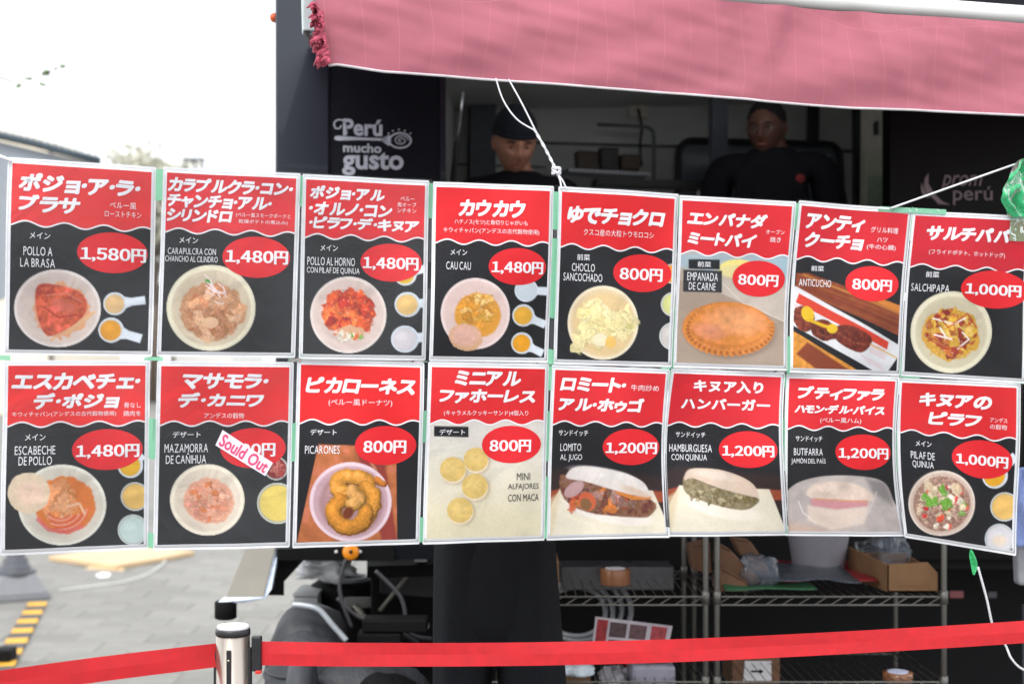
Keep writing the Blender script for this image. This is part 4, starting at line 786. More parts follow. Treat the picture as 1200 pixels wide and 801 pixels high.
# underside, bumper beam, marker lamp
slab([(325, 640), (462, 640), (462, 657), (325, 656)], -.02, .12, 'chassis_beam', M_BLK)
slab([(322, 655), (356, 656), (333, 681), (333, 697), (315, 697), (322, 672)], .03, .05, 'chassis_bracket', M_BLK)
ml = MB().lathe([(.0, 0), (.027, .0), (.027, .008), (.022, .013), (.006, .014)], PT(411, 646, -.02), 24, Matrix.Rotation(math.radians(11), 3, 'Z') @ Matrix.Rotation(math.radians(90), 3, 'X')).build('marker_lamp', mat('amber_lens', (240, 146, 24), .25, var=.08, coat=.5), tk, True)
MB().ball(PT(411, 646, -.036), .006, 6).build('lamp_screw', M_SEAMK, ml, True)
for x in (394, 422): MB().ball(PT(x, 646, -.022), .006, 6).build('bolt', mat('white_bolt', (214, 214, 214), .4), tk, True)
slab([(438, 630), (1400, 630), (1400, 1300), (438, 1300)], .42, .03, 'underside_skirt', M_BLK)
slab([(436, 657), (442, 657), (442, 820), (436, 820)], .3, .05, 'underside_strut', M_BLK)
MB().tube([PT(513, 630, .2), PT(445, 715, .2)], .0065, 8).build('brace_rod', mat('grey_rod', (120, 116, 108), .5, .3), tk, True)
slab([(404, 700), (437, 700), (437, 712), (404, 712)], .35, .02, 'hinge_plate', mat('dull_aluminium', (140, 140, 136), .45, .5), bevel=.003)
MB().tube([PT(416, 708, .33), PT(434, 731, .33), PT(438, 727, .33)], .011, 8).build('latch_handle', mat('latch_metal', (132, 128, 118), .5, .3), tk, True)
MB().tube([PT(493, 722, .3), PT(495, 731, .3), PT(502, 733, .3)], [.008, .012, .009], 10).build('hose_connector', mat('white_connector', (200, 200, 204), .5), tk, True)
slab([(446, 659), (508, 661), (508, 700), (446, 695)], .36, .03, 'battery_cover', mat('charcoal_box', (46, 46, 50), .6, var=.2), bevel=.004)
# orange marker on the truck's corner, and small tags on the skirt
MB().ball(PT(321, 21, .05), (.014, .02, .016), 8).build('side_marker', mat('orange_marker', (216, 96, 50), .4), tk, True)
slab([(1113, 692), (1129, 692), (1129, 700), (1113, 700)], .41, .004, 'pink_tag', mat('pink_tag', (150, 84, 88), .6))
slab([(1158, 693), (1168, 693), (1168, 700), (1158, 700)], .41, .004, 'grey_tag', mat('grey_tag', (84, 84, 90), .6))
# roof so that light only comes in through the hatch
a, b, c2, d2 = PT(323, 0, -.02), PT(1400, 0, -.02), PT(1400, 0, 1.7), PT(323, 0, 1.7)
MB().prism([(v_.x, v_.y, 3.25) for v_ in (a, b, c2, d2)], (0, 0, .06)).build('roof', M_NAVY, tk)
a, b = PT(323, 0, .11), PT(323, 0, 1.7); b.x += .07
MB().prism([(a.x, a.y, .87), (b.x, b.y, .87), (b.x, b.y, 3.24), (a.x, a.y, 3.24)], (.05, 0, 0)).build('front_wall', M_NAVY, tk)

# ---------------------------------------------------------------- people
SKIN = mat('skin', (196, 140, 116), .55, var=.08, scale=30, bump=.08); SKIN.node_tree.nodes['Principled BSDF'].inputs['Subsurface Weight'].default_value = .08
M_CLOTH = mat('black_cloth', (24, 25, 31), .9, var=.25, scale=25, bump=.25, bscale=120, spec=.2)
M_CLOTH2 = mat('black_trouser_cloth', (18, 19, 23), .85, var=.2, scale=8, bump=.3, bscale=120, spec=.2)
def skinned(chains, name, m, parent, sub=1):
    vs, es, rs, idx = [], [], [], {}
    for ch in chains:
        prev = None
        for (x, y, z, r) in ch:
            k = (round(x, 4), round(y, 4), round(z, 4))
            if k not in idx: idx[k] = len(vs); vs.append((x, y, z)); rs.append(r if hasattr(r, '__len__') else (r, r))
            if prev is not None and prev != idx[k]: es.append((prev, idx[k]))
            prev = idx[k]
    me = bpy.data.meshes.new('sk'); me.from_pydata(vs, es, []); o = bpy.data.objects.new('sk', me); COL.objects.link(o)
    sk = o.modifiers.new('skin', 'SKIN'); sk.use_smooth_shade = True
    for i, r in enumerate(rs): me.skin_vertices[0].data[i].radius = r; me.skin_vertices[0].data[i].use_root = i == 0
    sb = o.modifiers.new('sub', 'SUBSURF'); sb.levels = sb.render_levels = sub
    bpy.context.view_layer.update(); e = o.evaluated_get(bpy.context.evaluated_depsgraph_get()); mm = e.to_mesh()
    v = np.array([tuple(q.co) for q in mm.vertices]); f = [tuple(q.vertices) for q in mm.polygons]; e.to_mesh_clear()
    bpy.data.objects.remove(o); bpy.data.meshes.remove(me)
    return v, f
def head_mesh(c, k, yaw, pitch, parent, skin, glasses=False, eyes_down=True):
    """c: centre of the head, k: half height; faces the viewer (-Y) before yaw and pitch"""
    M = Matrix.Rotation(yaw, 3, 'Z') @ Matrix.Rotation(pitch, 3, 'X')
    def fn(q):
        x, y, z = q.x, q.y, q.z; w = 1.0
        if z < 0: w = 1 - .30 * (-z) ** 1.4                 # jaw
        x2 = x * w * .66; y2 = y * (.98 if z > -.2 else .98 - .32 * max(0, y) * (-z - .2)) * .92; fz = max(0., -y)
        g = lambda cx, cz, sx, sz: math.exp(-((x - cx) / sx) ** 2 - ((z - cz) / sz) ** 2) * (1 if y < 0 else 0)
        y2 -= .24 * g(0, -.20, .14, .15) + .12 * g(0, .03, .09, .2) + .05 * g(0, -.78, .3, .16) + .035 * g(0, -.45, .22, .07) + .03 * g(0, -.58, .2, .05) + .09 * g(0, .24, .55, .08)
        y2 += .17 * g(.34, .06, .18, .13) + .17 * g(-.34, .06, .18, .13) + .045 * g(0, -.515, .24, .035) + .05 * g(.62, -.3, .2, .3) + .05 * g(-.62, -.3, .2, .3)
        y2 -= .06 * g(.48, -.17, .2, .13) + .06 * g(-.48, -.17, .2, .13)
        return Vector((x2, y2, z))
    h = MB().ball(c, k, 30, M, fn).build('head', skin, parent, True)
    at = lambda x, y, z: Vector(c) + M @ Vector((x * k, y * k, z * k))
    EW = mat('eye_white', (206, 200, 196), .3); IR = mat('dark_iris', (40, 28, 22), .2); LIP = mat('lips', (168, 98, 88), .5); BR = mat('dark_hair', (30, 26, 26), .8, var=.3, scale=80, bump=.6)
    for s in (-1, 1):
        e = MB().ball(at(.27 * s, -.665, .05), .085 * k, 8, M).build('eye', EW, h, True)
        MB().ball(at(.27 * s, -.745, .03), .042 * k, 8).build('iris', IR, h, True)
        MB().ball(at(.27 * s, -.67, .085), (.115 * k, .1 * k, .06 * k), 8, M).build('eyelid', skin, h, True)
        MB().tube([at(.13 * s, -.84, .19), at(.27 * s, -.85, .235), at(.43 * s, -.77, .19)], [.02 * k, .032 * k, .015 * k], 6).build('eyebrow', BR, h, True)
        MB().ball(at(.66 * s, .08, -.02), (.07 * k, .14 * k, .25 * k), 8, M @ Matrix.Rotation(-.3 * s, 3, 'Z')).build('ear', skin, h, True)
    MB().tube([at(-.2, -.80, -.53), at(-.08, -.87, -.505), at(0, -.88, -.515), at(.08, -.87, -.505), at(.2, -.80, -.53)], [.012 * k, .03 * k, .03 * k, .03 * k, .012 * k], 6).build('lips', LIP, h, True)
    if glasses:
        GM = mat('thin_glasses_frame', (120, 116, 112), .3, .6)
        g = MB()
        for s in (-1, 1):
            g.tube([at(.28 * s + .17 * math.cos(a), -.93 + .05 * abs(math.cos(a)), .03 + .12 * math.sin(a)) for a in np.linspace(0, 6.283, 18)[:-1]], .012 * k, 5, closed=True)
            g.tube([at(.45 * s, -.86, .05), at(.74 * s, -.4, .04), at(.78 * s, .02, .05)], .012 * k, 5)
        g.tube([at(-.11, -.95, .06), at(.11, -.95, .06)], .012 * k, 5); g.build('glasses', GM, h, True)
    return h, M, at
def body(root, X, Y, Z0, H, skin, top, yaw=0, lean=0., bulk=1., trousers=None, up=0.):
    """standing body: skin mesh with fingers, jersey over it"""
    k = H / 1.72; R = Matrix.Rotation(yaw, 3, 'Z')
    def w(p): v_ = R @ Vector((p[0] * k, p[1] * k + (-lean * max(0, p[2] - .9)), p[2] * k)); return (X + v_.x, Y + v_.y, Z0 + v_.z)
    def ch(L): return [(*w(q), (q[3] * k * (bulk if len(q) < 6 else 1)) if not hasattr(q[3], '__len__') else (q[3][0] * k * bulk, q[3][1] * k)) for q in L]
    P_, C_ = (0, 0, .95, (.15, .11)), (0, 0, 1.32, (.165, .115)); N_ = (0, 0, 1.45, .052)
    spine = [P_, (0, 0, 1.12, (.14, .10)), C_, (0, 0, 1.42, (.09, .075)), N_, (0, -.015, 1.53, .048)]
    arms = []; legs = []; sleeves = []
    for s in (-1, 1):
        hz_ = up
        sh, el, wr = (.19 * s, 0, 1.385, .055), (.25 * s * (1 - up), .02 - up * .3, 1.10 + up * .3, .042), (.23 * s * (1 - up * 2), -.19, .99 + up, .028)
        X0 = .225 * s * (1 - up * 2); pm_ = (X0, -.235, .975 + up, (.036, .018)); arms.append([C_, (.10 * s, 0, 1.385, .052), sh, el, wr, pm_]); sleeves.append([C_, (.10 * s, 0, 1.39, .075), sh, el, (.235 * s * (1 - up * 2), -.15, 1.01 + up, .034)])
        for j, (dx, L) in enumerate(((-.027, .07), (-.009, .082), (.009, .077), (.027, .06))):
            b_ = (X0 + dx, -.275, .972 + up, .0095); arms.append([pm_, b_, (X0 + dx * 1.1, -.275 - L * .5, .966 + up, .0085), (X0 + dx * 1.15, -.275 - L * .85, .945 + up, .0075)])
        arms.append([pm_, (X0 - .04 * s, -.25, .965 + up, .011), (X0 - .058 * s, -.285, .955 + up, .009)])
        legs.append([P_, (.09 * s, 0, .86, .085), (.10 * s, -.01, .48, .058), (.10 * s, .01, .1, .042), (.10 * s, -.02, .05, .04), (.11 * s, -.14, .035, .03)])
    v, f = skinned([ch(spine)] + [ch(a) for a in arms + legs], 'body', skin, root, 1)
    mesh_obj('body', v, f, skin, root, smooth=True)
    g = lambda L, e: [(x, y, z, (r[0] + e, r[1] + e) if hasattr(r, '__len__') else (r + e, r + e)) for x, y, z, r in ch(L)]
    v, f = skinned([g([(0, 0, .86, (.155, .115)), P_, spine[1], C_, (0, 0, 1.41, (.09, .08)), (0, -.003, 1.455, (.066, .066))], .014)] + [g(a, .012) for a in sleeves], 'top', top, root, 2)
    mesh_obj('sweatshirt', v, f, top, root, smooth=True)
    if trousers:
        v, f = skinned([g([P_, *L[1:4]], .02) for L in legs], 'tr', trousers, root, 1); mesh_obj('trousers', v, f, trousers, root, smooth=True)
    for s in (-1, 1):
        a = w((.10 * s, .03, .05)); b_ = w((.11 * s, -.17, .04)); MB().tube([a, lerp(Vector(a), Vector(b_), .5), b_], [.045, .05, .035], 8).build('shoe', M_BLK, root, True)
# cook in a beanie
c1 = thing('person', 'person in a dark beanie looking down, behind the knotted string', 'person')
hc = PT(603, 168, .5); kh = .112
h, M, at = head_mesh(hc, kh, math.radians(12), math.radians(22), c1, SKIN)
def bfn(q): return Vector((q.x, q.y, q.z)) if q.z > -.12 else Vector((q.x * 1.0, q.y, -.12 + (q.z + .12) * .06))
MB().ball(at(0, .07, .44), (.71 * kh, .97 * kh, .82 * kh), 18, M, bfn).build('beanie', mat('navy_beanie', (24, 28, 40), .9, var=.2, scale=60, bump=.6, bscale=90), h, True)
MB().tube([at(.70 * math.cos(a), .02 + .95 * math.sin(a), .38) for a in np.linspace(0, 6.283, 30)[:-1]], .075 * kh, 8, closed=True).build('beanie_cuff', MATS['navy_beanie'], h, True)
body(c1, hc.x + .01, hc.y + .075, hc.z - .114 - 1.45, 1.74, SKIN, M_CLOTH, 0, .05, 1.0, M_CLOTH2)
MB().tube([(hc.x + .012 + .066 * math.cos(a), hc.y + .06 + .062 * math.sin(a), hc.z - .128) for a in np.linspace(0, 6.283, 24)[:-1]], .022, 8, closed=True).build('collar', M_CLOTH, c1, True)
# man with glasses
SKIN2 = mat('dimmed_skin', (104, 70, 58), .55, var=.08, scale=30, bump=.08)  # skin darkened to put the dimmer light into this face
c2_ = thing('person', 'short haired person with glasses and a red logo on a black top', 'person')
hc = PT(898, 151, .62); kh = .108
h, M, at = head_mesh(hc, kh, math.radians(-24), math.radians(10), c2_, SKIN2, True)
def hfn(q): return Vector((q.x, q.y, q.z)) if q.z > -.05 else Vector((q.x * 1.0, q.y, -.05 + (q.z + .05) * .5))
MB().ball(at(0, .15, .30), (.685 * kh, .92 * kh, .79 * kh), 16, M, lambda q: Vector((q.x * (1 + .03 * mnoise.noise(q * 5)), q.y * (1 + .05 * mnoise.noise(q * 6)), max(q.z, -.55)))).build('hair', mat('short_black_hair', (26, 24, 25), .85, var=.3, scale=120, bump=.8), h, True)
body(c2_, hc.x + .03, hc.y + .05, hc.z - .108 - 1.45, 1.76, SKIN2, M_CLOTH, math.radians(-12), .04, 1.16, M_CLOTH2)
MB().ball(PT(938, 209, .44), (.018, .006, .017), 10).build('chest_logo', mat('red_logo', (120, 26, 30), .7, var=.6, scale=140), c2_, True)
# person behind the banner: wide black trousers
c3 = thing('person', 'person in loose all black clothes standing behind the banner, only legs showing below it', 'person')
YB = 3.62; xc = (580 - CX) / F * YB
v_, f_ = None, None
def leg(x_top, x_bot, w_top, w_bot, seed):
    m_ = MB(); K = 40; rings = []; n_ = 40
    for r in range(n_):
        t_ = r / (n_ - 1); z = 1.14 - 1.09 * t_; cx_ = lerp(x_top, x_bot, min(1, t_ * 2.3)); hw = lerp(w_top, w_bot, min(1, t_ * 1.5))
        for j in range(K):
            a = 2 * math.pi * j / K; fold = 1 + (.06 * math.sin(6 * a + seed + 2 * t_) + .09 * mnoise.noise(Vector((math.cos(a) * 2 + seed, math.sin(a) * 2, z * 2.5)))) * (.4 + t_)
            rings.append((cx_ + hw * math.cos(a) * fold, YB + (hw * 1.0 + .02) * math.sin(a) * fold, z))
    fs = [(r * K + j, r * K + (j + 1) % K, (r + 1) * K + (j + 1) % K, (r + 1) * K + j) for r in range(n_ - 1) for j in range(K)] + [tuple(range(K)), tuple((n_ - 1) * K + j for j in range(K))]
    return m_.add(rings, fs)
px = lambda x: (x - CX) / F * YB
tr = leg(px(551), px(541), .088, .066, 0.); l2 = leg(px(607), px(624), .09, .084, 2.); tr.add(l2.v, l2.f)
hp = MB(); tr.lathe([(.118, 1.12), (.135, .98), (.125, .86), (.09, .775)], (px(579), YB, 0), 30, Matrix.Diagonal((1.12, .85, 1)))
tr.build('trousers', M_CLOTH2, c3, True)
body(c3, px(580), YB + .02, 0.0, 1.60, SKIN, M_CLOTH, math.radians(180), 0, .8, None, .3)
head_mesh((px(580), YB + .02, 1.52), .105, math.radians(180), 0, c3, SKIN)
MB().ball((px(580), YB - .015, 1.545), (.092, .11, .095), 12).build('hair', MATS['short_black_hair'], c3, True)

# ---------------------------------------------------------------- retractable belt barrier
st = thing('belt_barrier', 'brushed steel barrier post with red retractable belts in front of the banner', 'barrier')
YS = 2.91; sx = (273 - CX) / F * YS
M_ST = mat('brushed_steel', (176, 166, 156), .28, .9, var=.08, scale=12, stretch=(1, 1, .05))
MB().lathe([(.0345, .02), (.0345, .95)], (sx, YS, 0), 32).build('pole', M_ST, st, True)
MB().lathe([(.0352, .948), (.0358, .951), (.0358, .957), (.0345, .9605), (.03, .961)], (sx, YS, 0), 32).build('cap_ring', mat('black_plastic', (26, 26, 29), .4, var=.1), st, True)
MB().lathe([(.0328, .9605), (.0328, .966), (.0315, .968)], (sx, YS, 0), 32).build('cap_disc', mat('white_cap', (228, 230, 232), .35, var=.04), st, True)
MB().lathe([(.02, 0), (.17, 0), (.17, .012), (.05, .03), (.034, .035)], (sx, YS, .001), 40).build('base', M_ST, st, True)
PLB = MATS['black_plastic']
for a, w_ in ((-178, .010), (-92, .0095), (-5, .012)):
    r = math.radians(a); c_ = Vector((sx + .036 * math.cos(r), YS + .036 * math.sin(r), .85)); MB().box(c_, (.006, w_, .145), r).build('belt_slot', PLB, st, bevel=.001)
    for dz in (-.045, .052): MB().ball(c_ + Vector((.004 * math.cos(r), .004 * math.sin(r), dz)), .003, 6).build('slot_screw', M_ST, st, True)
M_BELT = mat('red_belt_webbing', (192, 24, 34), .7, var=.1, scale=40, bump=.2, bscale=700)
def belt(pts, name):
    P_ = bez([P(x, y, Y) for x, y, Y in pts], 14); n_ = len(P_); vs = []; H_ = .0245
    for i_, p in enumerate(P_):
        wv = .0015 * math.sin(i_ * .25); vs += [p + Vector((0, wv, H_)), p + Vector((0, -wv, 0)), p + Vector((0, wv * .3, -H_))]
    vb = [v + Vector((0, .0014, 0)) for v in vs]; N_ = len(vs); fs = []
    for i_ in range(n_ - 1):
        for k in range(2): a = i_ * 3 + k; fs += [(a, a + 3, a + 4, a + 1), (N_ + a, N_ + a + 1, N_ + a + 4, N_ + a + 3)]
        for k in (0, 2): a = i_ * 3 + k; fs.append((a, a + 3, a + 3 + N_, a + N_))
    return mesh_obj(name, np.array([tuple(v) for v in vs + vb]), fs, M_BELT, st, smooth=False)
belt([(-260, 846, 2.50), (-60, 809.5, 2.62), (100, 786, 2.76), (254, 767, 2.905)], 'belt')
belt([(306, 765, 2.905), (420, 766.5, 2.92), (640, 765.5, 2.97), (860, 759, 3.02), (1200, 740, 3.12), (1500, 716, 3.2)], 'belt')
cl = MB(); cc = P(301, 765, 2.905); cl.box(cc, (.020, .018, .072), 0); cb = cl.build('belt_clip', PLB, st, bevel=.003)
MB().box(P(303, 786.5, 2.90), (.012, .015, .007)).build('release_button', mat('red_button', (214, 40, 36), .4), cb, bevel=.002)

# ---------------------------------------------------------------- wire shelving
M_CH = mat('chrome_wire', (110, 108, 104), .4, .8, var=.1, scale=10)
def rack(xl, xr, label):
    t = thing('wire_rack', label, 'shelf rack', 'chrome wire racks in front of the truck'); Yf, Yb = 4.1, 4.62
    for x in (xl, xr):
        for y in (Yf, Yb):
            MB().tube([(x, y, .0), (x, y, 1.75)], .0085, 8).build('post', M_CH, t, True)
            for z in (.584, .832): MB().tube([(x, y, z - .02), (x, y, z + .018)], .0125, 8).build('post_clip', M_CH, t, True)
    for z in (.584, .832, 1.35):
        m_ = MB()
        for y in (Yf, Yb):
            for dz in (0, .024): m_.tube([(xl, y, z - dz), (xr, y, z - dz)], .0028, 5)
            n_ = int((xr - xl) / .045)
            for k in range(n_): a, b = xl + (xr - xl) * k / n_, xl + (xr - xl) * (k + 1) / n_; m_.tube([(a, y, z - .024), (b - .008, y, z)], .0018, 4)
        for x in (xl, xr):
            for dz in (0, .024): m_.tube([(x, Yf, z - dz), (x, Yb, z - dz)], .0028, 5)
        n_ = int((xr - xl) / .028)
        for k in range(1, n_): x = xl + (xr - xl) * k / n_; m_.tube([(x, Yf, z + .003), (x, Yb, z + .003)], .0015, 4)
        m_.build('wire_shelf', M_CH, t)
X41 = lambda p: (p - CX) / F * 4.1
rack(X41(535), X41(827), 'chrome wire rack behind the person in black, holding the tape roll'); rack(X41(840), X41(1106), 'chrome wire rack holding paper bags and the open cardboard box')
def pt(x, y, Y=4.25): return P(x, y, Y)
def box3(name, x0, x1, y0, y1, Y, d, m, label, cat, parts=None, bevel=.003, rz=0.):
    t = thing(name, label, cat); c = lerp(P(x0, y0, Y), P(x1, y1, Y), .5); w_, h_ = abs(P(x1, y0, Y).x - P(x0, y0, Y).x), abs(P(x0, y0, Y).z - P(x0, y1, Y).z)
    MB().box((c.x, c.y + d / 2, c.z), (w_, d, h_), rz).build('box_body', m, t, bevel=bevel); return t
M_KR = mat('kraft_cardboard', (120, 88, 58), .8, var=.12, scale=14, bump=.15); M_KRD = mat('brown_paper', (104, 74, 54), .85, var=.2, scale=9, bump=.6, bscale=18)  # browns darkened to hold the canopy's shade
# open cardboard box (right)
ob = thing('cardboard_box', 'open brown cardboard box with raised front flap on the right rack', 'box')
Yq = 4.15; z0 = .838; A = P(1040, 0, Yq).x; B_ = P(1099, 0, Yq).x; zt = P(0, 663, Yq).z
MB().prism([(A, Yq, z0), (B_, Yq, z0), (B_, Yq, zt - .02), (B_ - .03, Yq, zt + .012), (A, Yq, zt + .005)], (0, .004, 0)).build('front_panel', M_KR, ob)
L0 = P(1018, 0, Yq).x
MB().prism([(A, Yq, z0), (A, Yq, zt + .003), (L0 + .012, Yq + .30, zt + .02), (L0 + .012, Yq + .30, z0)], (.004, 0, 0)).build('side_panel', M_KR, ob)
MB().prism([(B_, Yq, z0), (B_, Yq, zt - .02), (B_, Yq + .28, zt - .01), (B_, Yq + .28, z0)], (-.004, 0, 0)).build('side_panel', M_KR, ob)
MB().prism([(A - .03, Yq + .30, z0), (B_, Yq + .30, z0), (B_, Yq + .30, zt), (A - .03, Yq + .30, zt)], (0, .004, 0)).build('back_panel', M_KR, ob)
MB().prism([(A, Yq, z0), (B_, Yq, z0), (B_, Yq + .3, z0), (A, Yq + .3, z0)], (0, 0, .004)).build('bottom_panel', M_KR, ob)
MB().box(((A + B_) / 2 + .005, Yq - .001, z0 + .02), (.09, .0015, .006)).build('printed_line', mat('brown_print', (120, 84, 54), .8), ob)
# white bin
bn = thing('plastic_bin', 'pale grey tapered plastic bin at the back of the right rack', 'bin'); c = P(959, 668, 4.45)
MB().lathe([(.072, 0), (.075, .004), (.098, .16), (.102, .165), (.102, .172), (.092, .17), (.07, .01)], (c.x, 4.45, .838), 32, Matrix.Diagonal((1.02, .8, 1))).build('tub', mat('pale_bin_plastic', (140, 138, 146), .45, var=.05), bn, True)
# clear bag, paper bags, sheets
def lump(name, x0, x1, y0, y1, Y, d, m, label, cat, seed=0, amp=.25, parent=None, k=22):
    c = lerp(P(x0, y0, Y), P(x1, y1, Y), .5); r = (abs(P(x1, 0, Y).x - P(x0, 0, Y).x) / 2, d, abs(P(0, y0, Y).z - P(0, y1, Y).z) / 2)
    def fn(q):
        s_ = 1 + amp * mnoise.noise(q * 1.7 + Vector((seed, 0, 0))) + amp * .5 * mnoise.noise(q * 4.5 + Vector((0, seed, 0))); s_ += amp * .4 * mnoise.noise(q * 9); q2 = Vector((math.copysign(abs(q.x) ** .7, q.x), math.copysign(abs(q.y) ** .7, q.y), math.copysign(abs(q.z) ** .7, q.z))) * s_
        return q2
    o = MB().ball(c, r, k, None, fn).build(name, m, parent, True); return tag(o, label, cat) if not parent else o
M_CLR = film_mat('clear_bag_plastic', tuple(lin((140, 156, 176))), .16, 1.4, .12, 1., 40.)
lump('plastic_bag', 1006, 1066, 628, 682, 4.5, .08, M_CLR, 'crumpled bluish clear plastic bag behind the open cardboard box', 'bag', 3, .35)
def paper_bag(pts, Y, d, label, dy=0):
    t = thing('paper_bag', label, 'paper bag', 'brown paper bags on the right rack'); MB().prism([P(x, y, Y) for x, y in pts], (0, d, dy)).build('bag_body', M_KRD, t, bevel=.006)
    a, b = P(*pts[-2], Y), P(*pts[-1], Y)
    MB().tube([lerp(P(*pts[0], Y), P(*pts[1], Y), .1) - Vector((0, .002, 0)), lerp(P(*pts[0], Y), P(*pts[1], Y), .9) - Vector((0, .002, 0))], .0025, 5).build('folded_edge', M_KRD, t)
paper_bag([(843, 637), (858, 646), (893, 681), (878, 690), (842, 664)], 4.2, .12, 'brown paper bag leaning down to the right, middle one of three')
paper_bag([(843, 664), (876, 682), (876, 693), (840, 693)], 4.17, .10, 'lowest brown paper bag lying flat beside the chrome post')
paper_bag([(858, 630), (880, 634), (908, 676), (905, 688), (893, 680), (866, 648)], 4.3, .08, 'topmost dull brown paper bag wrapped in clear plastic')
paper_bag([(808, 640), (832, 634), (834, 672), (812, 668)], 4.45, .1, 'small dark brown paper bag between the two rack posts')
lump('plastic_wrap', 868, 912, 650, 692, 4.2, .03, M_CLR, 'clear plastic wrap crumpled over the brown paper bags', 'wrap', 9, .4)
def sheet(pts, Y0, Y1, z, m, name, label, cat):
    (x0, x1), = [pts]; a, b = (x0 - CX) / F * Y0, (x1 - CX) / F * Y0
    v, fs = [], []; n_ = 14
    for j in range(n_):
        for k in range(n_):
            u, w_ = k / (n_ - 1), j / (n_ - 1); v.append((lerp(a, b, u), lerp(Y0, Y1, w_), z + .012 * mnoise.noise(Vector((u * 3, w_ * 3, z * 50))) + .008 * w_))
    o = mesh_obj(name, np.array(v), gridf(n_, n_), m, None, smooth=True); so = o.modifiers.new('t', 'SOLIDIFY'); so.thickness = .002; return tag(o, label, cat)
sheet((850, 958), 4.12, 4.4, .848, mat('green_mat', (38, 84, 54), .6), 'plastic_mat', 'thin green plastic mat under the paper bags on the right rack', 'mat')
sheet((905, 1030), 4.2, 4.58, .862, mat('red_flyer', (120, 28, 34), .45, var=.3, scale=12), 'flyer_stack', 'red printed flyers lying on the right rack before the pale bin', 'flyers')
sheet((893, 1010), 4.13, 4.45, .872, M_CLR, 'plastic_film', 'clear plastic film spread over the red flyers', 'film')
# left rack goods
tp = thing('packing_tape_roll', 'roll of brown packing tape standing on the left rack shelf', 'tape roll'); c = P(721, 688, 4.3)
MB().lathe([(.030, 0), (.046, 0), (.046, .048), (.030, .048)], (c.x, 4.3, .838), 28).build('tape_winding', mat('brown_tape', (140, 92, 60), .35, var=.08, coat=.3), tp, True, bevel=.002)
MB().lathe([(.029, .001), (.0305, .001), (.0305, .0495), (.029, .0495)], (c.x, 4.3, .838), 28).build('card_core', mat('white_core', (206, 206, 210), .7), tp, True)
box3('cardboard_box', 638, 655, 657, 690, 4.2, .2, M_KR, 'narrow cardboard box on the left rack touching the black trouser leg', 'box')
box3('small_carton', 640, 651, 632, 652, 4.3, .12, M_KR, 'small carton high on the left rack just under the banner', 'box')
box3('storage_box', 657, 790, 664, 691, 4.4, .15, mat('smoky_plastic', (66, 66, 70), .3, var=.2, coat=.3), 'long smoky grey plastic storage box behind the packing tape roll', 'storage box')
hs_ = MB(); 
for r_, ce, dz in ((.118, (675, 716), 0), (.135, (690, 714), .0), (.10, (673, 716), 0), (.125, (683, 712), .01)):
    c = P(*ce, 4.5 + dz); hs_.tube([c + Vector((r_ * math.cos(a), .02 * math.sin(a * 2), r_ * .78 * math.sin(a))) for a in np.linspace(0, 6.283, 40)[:-1]], .009, 8, closed=True)
tag(hs_.build('coiled_hose', mat('grey_hose', (128, 130, 134), .35, var=.1, coat=.3), None, True), 'coiled translucent grey hose hanging under the left rack shelf', 'hose')
ca = thing('menu_board_sheet', 'tilted red and white picture sheet leaning behind the red belt on the left', 'printed sheet'); Y_ = 4.18
q = [P(698, 722, Y_), P(788, 733, Y_), P(780, 775, Y_), P(692, 770, Y_)]
MB().prism(q, (0, .004, 0)).build('card', mat('dull_white_card', (176, 168, 176), .6), ca)
for u0, u1, v0, v1, col in ((.03, .17, .05, .9, (140, 26, 34)), (.20, .42, .08, .45, (70, 50, 54)), (.46, .68, .08, .45, (88, 60, 64)), (.74, .94, .06, .9, (150, 50, 56)), (.20, .42, .52, .9, (60, 46, 30)), (.46, .68, .52, .9, (54, 36, 40))):
    f_ = lambda u, v: lerp(lerp(q[0], q[1], u), lerp(q[3], q[2], u), v) - Vector((0, .001, 0))
    MB().prism([f_(u0, v0), f_(u1, v0), f_(u1, v1), f_(u0, v1)], (0, .0008, 0)).build('printed_picture', mat('pic%d' % int(u0 * 100 + v0 * 1000), col, .5, var=.5, scale=60), ca)
t = box3('cardboard_box', 660, 692, 786, 830, 4.2, .2, M_KR, 'low cardboard box under a blue and white patterned packet on the left rack', 'box')
lump('printed_packet', 656, 697, 776, 790, 4.2, .06, mat('blue_white_packet', (196, 206, 214), .5, var=.4, scale=30), 'blue and white patterned packet on the low cardboard box', 'packet', 5, .15)
lump('plastic_bag', 700, 738, 783, 820, 4.3, .06, mat('white_bag_plastic', (196, 194, 200), .4, var=.15, scale=20, bump=.8), 'white plastic bag low on the left rack between box and clear tub', 'bag', 6, .35)
box3('clear_tub', 741, 792, 780, 815, 4.15, .2, mat('milky_plastic', (140, 138, 152), .3, var=.12, coat=.4), 'milky clear plastic tub at the right end of the low left shelf', 'tub', bevel=.01)
box3('red_packet', 735, 748, 772, 790, 4.35, .05, mat('red_wrap', (170, 30, 40), .5), 'small red packet peeking out behind the milky plastic tub', 'packet')
t = box3('cardboard_box', 858, 914, 760, 806, 4.35, .2, M_KRD, 'cardboard box with a white shipping label on the lower right rack', 'box')
MB().prism([P(x, y, 4.348) for x, y in ((873, 774), (904, 774), (904, 797), (871, 797))], (0, .0015, 0)).build('shipping_label', mat('label_white', (206, 204, 208), .6), t)
MB().prism([P(x, y, 4.346) for x, y in ((880, 785), (890, 785), (890, 783), (895, 786), (890, 789), (890, 787), (880, 787))], (0, .001, 0)).build('label_arrow', M_BLK, t)
tp = thing('packing_tape_roll', 'roll of tape with pale core at the bottom of the right rack', 'tape roll'); c = P(1052, 800, 4.2)
MB().lathe([(.030, 0), (.044, 0), (.044, .03), (.030, .03)], (c.x, 4.2, .562), 28).build('tape_winding', MATS['brown_tape'], tp, True)
